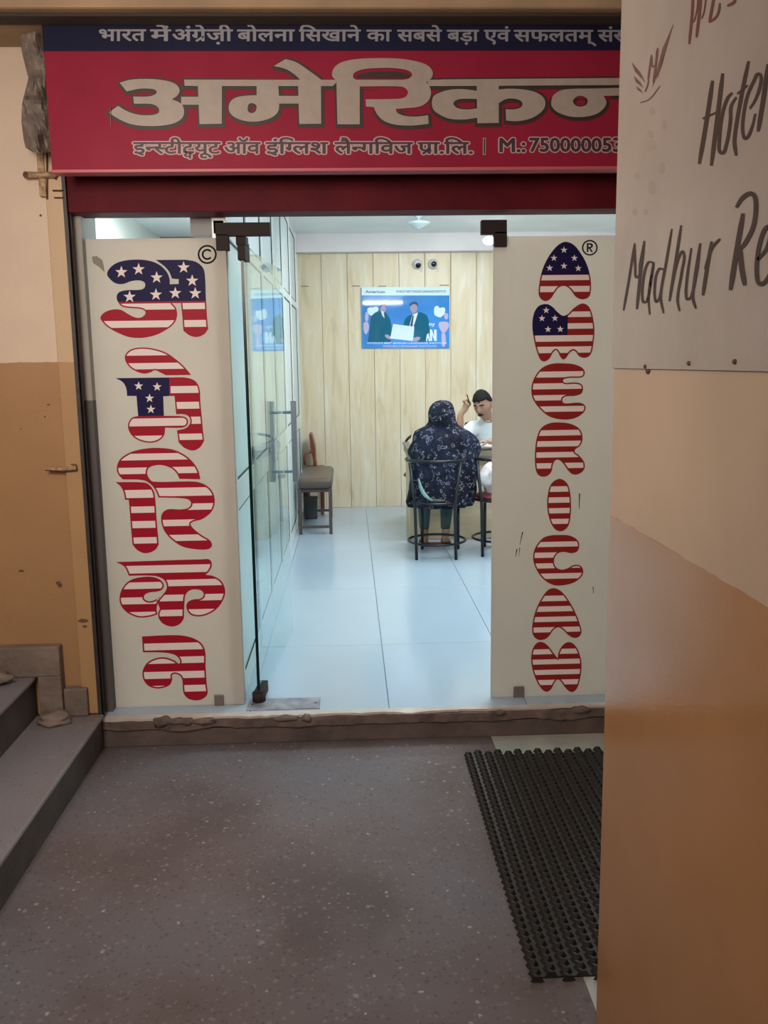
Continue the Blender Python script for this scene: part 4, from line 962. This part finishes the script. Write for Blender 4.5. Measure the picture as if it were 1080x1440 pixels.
# ---- desk
t = thing('desk', 'pale wood desk with a dark grey-brown top in front of the man', 'desk')
MB().box((.495, 7.50, .004), (1.95, 7.52, .745), .002).build('front_panel', m_deskf, t)
MB().box((.495, 7.52, .004), (.515, 8.0, .745), .002).build('side_panel', m_deskf, t)
MB().box((1.93, 7.52, .004), (1.95, 8.0, .745), .002).build('side_panel', m_deskf, t)
MB().box((.47, 7.39, .772), (1.98, 8.06, .792), .004).build('top', m_deskt, t)
MB().box((.48, 7.40, .715), (1.97, 8.05, .7715), .003).build('edge_band', m_desktr, t)
o = MB().box((0, 0, 0), (.22, .30, .004), .001).build('paper_sheet', m_paper); o.location = (1.09, 7.43, .7925); tag(o, 'white paper sheet on the desk under the man\'s forearm', 'paper')
o = MB().box((-.01, 0, 0), (.10, .012, .12), .002).build('file_folder', mat('cream_card', (.62, .55, .38), .7)); o.location = (.50, 7.48, .793); o.rotation_euler = (0, .35, .1); o.location.z += .03
tag(o, 'cream card file leaning at the left corner of the desk', 'folder')

# ---- woman seen from behind, seated
wm = thing('person', 'person seated from behind, dark printed cloth over head and back, dark leggings, bare heels', 'person')
wx = .70
chains = [
  [(wx, 6.93, .50, .13, .11), (wx, 6.95, .66, .12, .10), (wx + .005, 6.98, .82, .13, .10), (wx + .01, 7.00, .93, .09, .07), (wx + .015, 7.02, .985, .048), (wx + .02, 7.05, 1.03, .05), (wx + .025, 7.06, 1.08, .082), (wx + .025, 7.05, 1.125, .078)],
  [('j', 0, 3), (wx - .15, 6.99, .915, .05), (wx - .20, 7.10, .78, .042), (wx - .15, 7.32, .80, .034), (wx - .11, 7.42, .815, .026), (wx - .09, 7.47, .81, .022)],
  [('j', 0, 3), (wx + .17, 6.99, .915, .05), (wx + .235, 7.11, .78, .042), (wx + .20, 7.33, .80, .034), (wx + .17, 7.43, .815, .026), (wx + .15, 7.48, .81, .022)],
  [('j', 0, 0), (wx - .09, 7.03, .53, .085), (wx - .095, 7.30, .53, .062), (wx - .10, 7.27, .30, .05), (wx - .105, 7.235, .10, .034), (wx - .105, 7.225, .05, .034), (wx - .10, 7.33, .035, .030), (wx - .095, 7.42, .028, .022)],
  [('j', 0, 0), (wx + .09, 7.03, .53, .085), (wx + .10, 7.30, .53, .062), (wx + .085, 7.27, .30, .05), (wx + .07, 7.235, .10, .034), (wx + .068, 7.225, .05, .034), (wx + .08, 7.33, .035, .030), (wx + .09, 7.42, .028, .022)],
]
for s_, bx in ((-1, wx - .09), (1, wx + .15)):
    for k in range(4):
        x_ = bx + (k - 1.5) * .017; ln = (.055, .065, .06, .048)[k]
        chains.append([(x_, 7.47, .812, .0085), (x_, 7.47 + ln * .6, .818, .008), (x_, 7.47 + ln, .808, .007), (x_, 7.47 + ln * 1.25, .800, .006)])
    chains.append([(bx - s_ * -.02, 7.455, .81, .009), (bx + s_ * -.035, 7.48, .808, .008), (bx + s_ * -.038, 7.51, .803, .007)])
for x_ in (wx - .095, wx + .09):
    for k in range(5): chains.append([(x_ + (k - 2) * .014, 7.41, .026, .010), (x_ + (k - 2) * .017, 7.455 - abs(k - 1.5) * .006, .017, .008)])
skin('body', chains, m_skin, wm)
# leggings
lg = [[(wx - .09, 7.03, .53, .095), (wx - .097, 7.31, .53, .073), (wx - .10, 7.275, .33, .060), (wx - .105, 7.24, .16, .044), (wx - .105, 7.238, .135, .042)],
      [(wx + .09, 7.03, .53, .095), (wx + .10, 7.31, .53, .073), (wx + .085, 7.275, .33, .060), (wx + .07, 7.24, .16, .044), (wx + .07, 7.238, .135, .042)]]
skin('leggings', lg, m_teal, wm)
# draped cloth over head and back
rows = [(563.5, 620, 628), (565, 615, 633), (568, 611, 637), (573, 608, 640), (580, 606, 641.5), (588, 605, 642.5), (595, 604, 644), (600, 601, 648), (603, 595, 653), (607, 588, 659), (613, 585, 666), (621, 583, 671), (631, 581.5, 674), (643, 580.5, 675.5), (656, 581, 674), (670, 580, 671), (684, 577, 668), (697, 575, 665), (704, 575, 664), (711, 579, 660)]
rings = []
YW = 6.93
ryp = [.02, .055, .085, .11, .125, .13, .13, .13, .135, .14, .15, .16, .165, .165, .165, .17, .185, .205, .222, .20]
for (y, xa, xb), ry in zip(rows, ryp):
    A, B = atY(xa, y, YW), atY(xb, y, YW); cyy = YW + (.10 if y < 600 else .10 - .05 * min(1, (y - 600) / 20) - .04 * min(1, max(0, (y - 640) / 60)))
    rings.append(((A.x + B.x) / 2, cyy, (A.z + B.z) / 2, (B.x - A.x) / 2, ry))
rr = []
for q, r2 in zip(rings, rings[1:]):
    rr.append(q)
    rr.append(tuple((u + v) / 2 for u, v in zip(q, r2)))
rr.append(rings[-1])
rr = rr[::-1]
mb = MB().loft(rr, 56, fold=.20, seed=3, fscale=4.6)
mb.build('draped_cloth', m_floral, wm)
# sleeves
skin('sleeve', [[(wx - .15, 7.02, .88, .06), (wx - .20, 7.11, .78, .058), (wx - .155, 7.31, .80, .044), (wx - .145, 7.33, .80, .042)]], m_floral, wm)
skin('sleeve', [[(wx + .17, 7.02, .88, .06), (wx + .23, 7.12, .79, .062), (wx + .205, 7.31, .80, .046), (wx + .20, 7.34, .80, .044)]], m_floral, wm)
# hanging hem of the long shirt, right and left
def cloth(pts_rows, m, name, thick=.006):
    mb = MB(); R = [[mb.bm.verts.new(p) for p in row] for row in pts_rows]
    for A, B in zip(R, R[1:]):
        for i in range(len(A) - 1):
            f = mb.bm.faces.new((A[i], A[i + 1], B[i + 1], B[i])); f.smooth = True
    bmesh.ops.recalc_face_normals(mb.bm, faces=mb.bm.faces[:]); bmesh.ops.solidify(mb.bm, geom=mb.bm.faces[:], thickness=thick)
    return mb.build(name, m, wm)
def hem(l, r, Y0, seed, n=8, k=6):
    out = []
    for i in range(k + 1):
        t_ = i / k; ya = l[0][1] + (l[1][1] - l[0][1]) * t_; yb = r[0][1] + (r[1][1] - r[0][1]) * t_; xa = l[0][0] + (l[1][0] - l[0][0]) * t_; xb = r[0][0] + (r[1][0] - r[0][0]) * t_
        out.append([atY(xa + (xb - xa) * j / n, ya + (yb - ya) * j / n + 2 * t_ * math.sin(j * 1.3 + seed), Y0 + .02 * math.sin(j * 1.9 + seed) + (.03 if j in (0,) else 0)) for j in range(n + 1)])
    return out
cloth(hem(((640, 690), (643, 713)), ((668, 690), (660, 707)), 6.80, 1), m_floral, 'hem')
cloth(hem(((578, 682), (574.5, 702)), ((590, 690), (588, 706)), 6.84, 4, n=5), m_floral, 'hem')
mbp = [(588.5, 672, 589.2), (588.5, 679, 591.5), (589.5, 686, 594.5), (592, 693, 598.5), (597, 699, 604), (605, 704, 611)]
o = cloth([[atY(a_, y, 6.735), atY((a_ + b_) / 2, y + .5, 6.73), atY(b_, y + 1, 6.74)] for a_, y, b_ in mbp], m_teall, 'inner_cloth', .003)
# slippers under the chair
for k, (x, y) in enumerate(((wx - .10, 7.335), (wx + .085, 7.335))):
    mb = MB()
    lp = [(x + .042 * math.cos(q) * (1 + .15 * math.sin(q)), y + .128 * math.sin(q)) for q in [j * math.pi / 12 for j in range(24)]]
    b_ = [mb.bm.verts.new((u, v, .0015)) for u, v in lp]; c_ = [mb.bm.verts.new((u, v, .012)) for u, v in lp]
    mb.bm.faces.new(b_[::-1]); mb.bm.faces.new(c_)
    for i in range(24): mb.bm.faces.new((b_[i], b_[(i + 1) % 24], c_[(i + 1) % 24], c_[i]))
    tag(mb.build('slipper', m_blackm), ('left' if k == 0 else 'right') + ' dark flat slipper under the foot of the seated woman', 'slipper', 'slippers of the seated woman')
mb = MB()
q0 = atZ(614, 764, .02)
lp = [(q0.x + .11 * math.cos(q), q0.y + .05 * math.sin(q)) for q in [j * math.pi / 10 for j in range(20)]]
b_ = [mb.bm.verts.new((u, v, .001)) for u, v in lp]; c_ = [mb.bm.verts.new((u, v, .022)) for u, v in lp]
mb.bm.faces.new(b_[::-1]); mb.bm.faces.new(c_)
for i in range(20): mb.bm.faces.new((b_[i], b_[(i + 1) % 20], c_[(i + 1) % 20], c_[i]))
o = mb.build('shoe', m_maroon); tag(o, 'dark oval shoe lying on the tiles under the chair, behind the woman\'s heels', 'shoe')
# white bag on the second chair
b1 = MB().ball((0, 0, .115), (.15, .11, .11), 20, jag=.5, seed=5)
t = thing('cloth_bag', 'white cloth bag slumped on the maroon chair seat', 'bag', loc=(1.16, 6.97, .478)); b1.build('bag_body', m_bag, t)
MB().tube([(-.06, -.05, .19), (-.04, -.06, .26), (.04, -.06, .26), (.06, -.05, .19)], .006, 8).build('handle', m_bag, t)

# ---- man behind the desk
mn = thing('person', 'person with moustache and pale shirt behind the desk, raising a pen in one fist', 'person')
H0 = atY(679, 569.5, 7.62)
fwd = Vector((-.48, -.80, -.36)).normalized(); rgt = fwd.cross(Vector((-.10, 0, 1))).normalized(); upv = rgt.cross(fwd)
RH = Matrix((rgt, fwd, upv)).transposed()
def head_pt(p): return H0 + RH @ (Vector(p) * 1.0)
def head_surf(x, y, z):
    """unit sphere direction -> head surface, metres"""
    g = lambda a, b, s: math.exp(-((a) ** 2 + (b) ** 2) / (s * s))
    X, Y, Z = x * .074, y * .093, z * .122
    if z < 0: k = 1 - .38 * (-z) ** 1.6; X *= k; Y *= (1 - .12 * (-z) ** 2 if y > 0 else 1 - .42 * (-z))
    if y > 0:
        Y += .026 * math.exp(-(X / .012) ** 2 - ((Z + .018) / .020) ** 2) + .012 * math.exp(-(X / .009) ** 2 - ((Z - .012) / .022) ** 2)
        Y += .006 * math.exp(-(X / .035) ** 2 - ((Z - .035) / .010) ** 2) - .009 * (g(X - .030, Z - .014, .015) + g(X + .030, Z - .014, .015))
        Y += .009 * math.exp(-(X / .022) ** 2 - ((Z + .060) / .010) ** 2) + .010 * math.exp(-(X / .020) ** 2 - ((Z + .100) / .014) ** 2)
    return Vector((X, Y, Z))
def head_bm():
    bm = bmesh.new(); bmesh.ops.create_uvsphere(bm, u_segments=48, v_segments=36, radius=1)
    for v in bm.verts: v.co = head_pt(head_surf(*v.co))
    for s_ in (-1, 1):
        e = bmesh.ops.create_uvsphere(bm, u_segments=12, v_segments=10, radius=1)
        for v in e['verts']: v.co = head_pt((s_ * .074 + v.co.x * .010, -.006 + v.co.y * .018, .002 + v.co.z * .030))
    return bm
sx, sz = H0.x, H0.z
neck = head_pt((0, -.035, -.09))
C0 = Vector((H0.x + .13, 7.78, .93))
el = Vector((.925, 7.53, .830)); wr = Vector((.925, 7.50, 1.085))
hand = atY(655, 569, 7.50)
chains = [
  [(C0.x, 7.95, .50, .14, .11), (C0.x, 7.90, .70, .12, .09), (C0.x, 7.84, .86, .12, .08), (C0.x - .03, 7.79, .95, .07, .05), (neck.x, neck.y, neck.z - .02, .05), (H0.x, H0.y + .01, H0.z, .058)],
  [('j', 0, 3), (C0.x - .19, 7.76, .935, .055), (C0.x - .27, 7.66, .87, .045), (el.x, el.y, el.z, .038), (wr.x - .005, wr.y, wr.z - .12, .036), (wr.x, wr.y, wr.z - .02, .026), (hand.x, hand.y, hand.z - .028, .030, .022), (hand.x, hand.y, hand.z + .012, .030, .020)],
  [('j', 0, 3), (C0.x + .15, 7.76, .945, .055), (C0.x + .20, 7.62, .80, .042), (C0.x + .10, 7.52, .838, .038), (C0.x - .07, 7.48, .835, .030), (C0.x - .12, 7.47, .830, .028, .02)],
  [('j', 0, 0), (C0.x - .1, 7.98, .49, .09), (C0.x - .11, 7.66, .50, .07), (C0.x - .11, 7.70, .28, .055), (C0.x - .11, 7.76, .08, .038), (C0.x - .11, 7.66, .04, .036)],
  [('j', 0, 0), (C0.x + .1, 7.98, .49, .09), (C0.x + .11, 7.66, .50, .07), (C0.x + .11, 7.70, .28, .055), (C0.x + .11, 7.76, .08, .038), (C0.x + .11, 7.66, .04, .036)],
]
hx_, hy_, hz_ = hand
for k in range(4):   # curled fingers of the raised fist, knuckles up, tips folded back to the palm
    y_ = hy_ - .026 + k * .017; d_ = (.0, .004, .002, -.004)[k]
    chains.append([(hx_ - .004, y_, hz_ + .008, .0095), (hx_ - .020 - d_, y_ - .002, hz_ + .030 + d_, .0092), (hx_ + .006, y_ - .004, hz_ + .046 + d_, .0086), (hx_ + .026, y_ - .005, hz_ + .030, .0082), (hx_ + .018, y_ - .004, hz_ + .010, .0075)])
chains.append([(hx_ + .014, hy_ - .020, hz_ - .020, .012), (hx_ + .034, hy_ - .034, hz_ + .002, .010), (hx_ + .030, hy_ - .040, hz_ + .026, .009), (hx_ + .014, hy_ - .040, hz_ + .038, .008)])
for k in range(4):
    y_ = 7.445 + k * .017; ln = (.06, .068, .062, .05)[k]; bx = C0.x - .13
    chains.append([(bx, y_, .830, .009), (bx - ln * .5, y_, .836, .0085), (bx - ln, y_, .822, .0078), (bx - ln * 1.3, y_, .808, .007)])
chains.append([(C0.x - .12, 7.45, .825, .010), (C0.x - .145, 7.425, .815, .009), (C0.x - .17, 7.42, .808, .008)])
skin('body', chains, m_skin, mn, extra=head_bm())
# hair cap
bm = bmesh.new(); bmesh.ops.create_uvsphere(bm, u_segments=48, v_segments=36, radius=1)
kill = []
for v in bm.verts:
    x, y, z = v.co; hl = .40 if y > .35 else (.40 - (.35 - y) * .95)
    if y > .35: hl += .08 * math.sin(x * 9) * .3 + .04
    if z < max(hl, -.42): kill.append(v)
    else:
        q = head_surf(x, y, z); n_ = Vector((x, y, z)); q += n_ * (.009 + .004 * noise.noise(n_ * 9)) + Vector((0, 0, .006 * max(0, z))); v.co = head_pt(q)
bmesh.ops.delete(bm, geom=kill, context='VERTS')
bmesh.ops.solidify(bm, geom=bm.faces[:], thickness=.008)
for f in bm.faces: f.smooth = True
me = bpy.data.meshes.new('hair'); bm.to_mesh(me); bm.free(); link('hair', me, mn, m_hair)
for s_ in (-1, 1):
    MB().ball(head_pt((s_ * .030, .0690, .010)), .0125, 14).build('eye', m_eye, mn)
    MB().ball(head_pt((s_ * .030 + .001, .0765, .005)), .0060, 10).build('iris', m_iris, mn)
    MB().tube([head_pt((s_ * q, yy_, zz_)) for q, yy_, zz_ in ((.012, .093, .033), (.026, .092, .036), (.040, .083, .034), (.050, .073, .028))], [.003, .0042, .004, .002], 8).build('eyebrow', m_hair, mn)
MB().tube([head_pt((q, .092 - abs(q) * .45 + .006, -.046 - abs(q) * .35)) for q in (-.030, -.018, -.006, 0, .006, .018, .030)], [.002, .005, .0062, .0055, .0062, .005, .002], 8).build('moustache', m_hair, mn)
MB().tube([head_pt((q, .094 - abs(q) * .5, -.064)) for q in (-.022, -.010, 0, .010, .022)], [.002, .0045, .005, .0045, .002], 8).build('lips', m_lip, mn)
# shirt: torso loft and short sleeves
rg = []
for z, cx, cy, rx, ry in ((.50, 0, 7.94, .18, .14), (.62, 0, 7.92, .18, .14), (.74, 0, 7.88, .185, .135), (.84, 0, 7.84, .20, .13), (.90, -.005, 7.81, .215, .125), (.945, -.01, 7.79, .205, .115), (.975, -.02, 7.775, .165, .10), (.998, -.03, 7.765, .11, .085), (1.012, -.04, 7.755, .075, .072)):
    rg.append((C0.x + cx, cy, z, rx, ry))
MB().loft(rg, 48, fold=.06, seed=7, fscale=2.4).build('shirt', m_shirt, mn)
skin('sleeve', [[(C0.x - .13, 7.78, .94, .075), (C0.x - .20, 7.75, .925, .074), (C0.x - .265, 7.67, .885, .064), (C0.x - .285, 7.64, .868, .062)]], m_shirt, mn)
skin('sleeve', [[(C0.x + .12, 7.78, .94, .075), (C0.x + .165, 7.74, .92, .074), (C0.x + .195, 7.64, .84, .060), (C0.x + .198, 7.63, .83, .058)]], m_shirt, mn)
# collar: two leaves
for s_ in (-1, 1):
    b0_ = Vector((neck.x, neck.y, neck.z))
    mb = MB(); R_ = []
    for j in range(7):
        a_ = math.radians(-90 + s_ * (12 + j * 22)); rx_ = .062
        ctr = Vector((C0.x - .045, 7.745, 1.0)); wdt = .045 if j < 2 else .034
        top = ctr + Vector((rx_ * math.cos(a_), rx_ * math.sin(a_) - .004, .030 + .004 * j)); bot = ctr + Vector((rx_ * 1.45 * math.cos(a_), rx_ * 1.45 * math.sin(a_) - .006, .030 + .004 * j - wdt))
        R_.append([mb.bm.verts.new(top), mb.bm.verts.new(bot)])
    for A, B in zip(R_, R_[1:]): mb.bm.faces.new((A[0], A[1], B[1], B[0]))
    bmesh.ops.solidify(mb.bm, geom=mb.bm.faces[:], thickness=.004); mb.build('collar', m_shirt, mn)
skin('trousers', [[(C0.x - .1, 7.98, .50, .10), (C0.x - .11, 7.64, .50, .085), (C0.x - .11, 7.69, .28, .07), (C0.x - .11, 7.755, .09, .055)], [(C0.x + .1, 7.98, .50, .10), (C0.x + .11, 7.64, .50, .085), (C0.x + .11, 7.69, .28, .07), (C0.x + .11, 7.755, .09, .055)]], m_pblk, mn)
# pen held in the fist: a thing of its own
pA, pB = hand + Vector((.000, -.045, .078)), hand + Vector((.062, -.030, .022))
t = thing('pen', 'dark pen held in the raised fist of the man', 'pen')
MB().tube([hand + Vector((.004, -.040, .085)), hand + Vector((.020, -.046, .030)), hand + Vector((.030, -.050, -.004))], [.0045, .0045, .0015], 8).build('barrel', m_black, t)
t = thing('office_chair', 'dark chair the man sits on behind the desk', 'chair', loc=(C0.x, 7.98, 0))
MB().box((-.22, -.22, .40), (.22, .22, .455), .02).build('seat', m_blackm, t)
MB().box((-.21, .21, .42), (.21, .25, .95), .02).build('backrest', m_blackm, t)
MB().tube([(0, 0, .05), (0, 0, .40)], .025, 12).build('post', m_blackm, t)
for k in range(5): MB().tube([(0, 0, .07), (.24 * math.cos(k * 1.2566), .24 * math.sin(k * 1.2566), .03)], .015, 8).build('foot', m_blackm, t)

# ---- brown padded bench and the red wooden chair behind it
t = thing('padded_bench', 'brown padded seat on dark square legs by the left partition', 'chair')
mb = MB().box((-.465, 7.84, .405), (-.165, 8.80, .505), .0); bmesh.ops.bevel(mb.bm, geom=mb.bm.edges[:], offset=.042, segments=5, affect='EDGES', profile=.5)
for f in mb.bm.faces: f.smooth = True
mb.build('seat', m_brownseat, t)
for x, y in ((-.452, 7.87), (-.185, 7.86), (-.452, 8.76), (-.20, 8.76)): MB().box((x - .014, y - .014, 0), (x + .014, y + .014, .41), .003).build('leg', m_brownleg, t)
for y in (7.865, 8.76): MB().box((-.44, y - .010, .055), (-.20, y + .010, .080), .002).build('stretcher', m_brownleg, t)
MB().box((-.462, 7.88, .375), (-.172, 8.76, .403), .003).build('seat_frame', m_brownleg, t)
t = thing('wooden_armchair', 'red-brown wooden chair with a curved arm behind the brown padded seat', 'chair')
bk = []
for y in (8.98, 9.03, 9.10, 9.17, 9.22):
    d_ = .012 * math.cos((y - 9.10) * 9)
    bk.append(y)
mb = MB(); F_ = []
for j in range(9):
    z = .50 + .30 * j / 8; wv = .011 + .014 * math.sin(math.pi * min(1, j / 8)) ** 1.5 * (j / 8) ** .5; x_ = -.360 - .035 * (j / 8) ** 1.5
    F_.append([mb.bm.verts.new((x_ - wv, 8.98, z)), mb.bm.verts.new((x_ + wv, 8.98, z)), mb.bm.verts.new((x_ + wv, 9.25, z)), mb.bm.verts.new((x_ - wv, 9.25, z))])
for A, B in zip(F_, F_[1:]):
    for i in range(4): mb.bm.faces.new((A[i], A[(i + 1) % 4], B[(i + 1) % 4], B[i]))
mb.bm.faces.new(F_[0][::-1]); mb.bm.faces.new(F_[-1]); mb.build('backrest', m_redwood, t)
MB().tube([(-.455, 8.93, .50), (-.458, 8.93, .57), (-.44, 8.94, .615), (-.405, 8.97, .628), (-.365, 8.99, .625)], .012, 10).build('arm', m_redwood, t)
MB().box((-.46, 8.90, .42), (-.27, 9.28, .46), .01).build('seat', m_redwood, t)
for x, y in ((-.44, 8.92), (-.29, 8.92), (-.44, 9.26), (-.29, 9.26)): MB().box((x - .015, y - .015, 0), (x + .015, y + .015, .42), .003).build('leg', m_redwood, t)
MB().box((-.375, 8.99, .46), (-.345, 9.02, .52), .003).box((-.375, 9.21, .46), (-.345, 9.24, .52), .003).build('back_post', m_redwood, t)
o = MB().box((-.455, 8.64, .002), (-.33, 8.74, .20), .006).box((-.46, 8.635, .195), (-.325, 8.745, .215), .004).build('box', mat('dark_grey_box', (.07, .07, .075), .5)); tag(o, 'dark grey box on the floor under the brown padded seat', 'box')
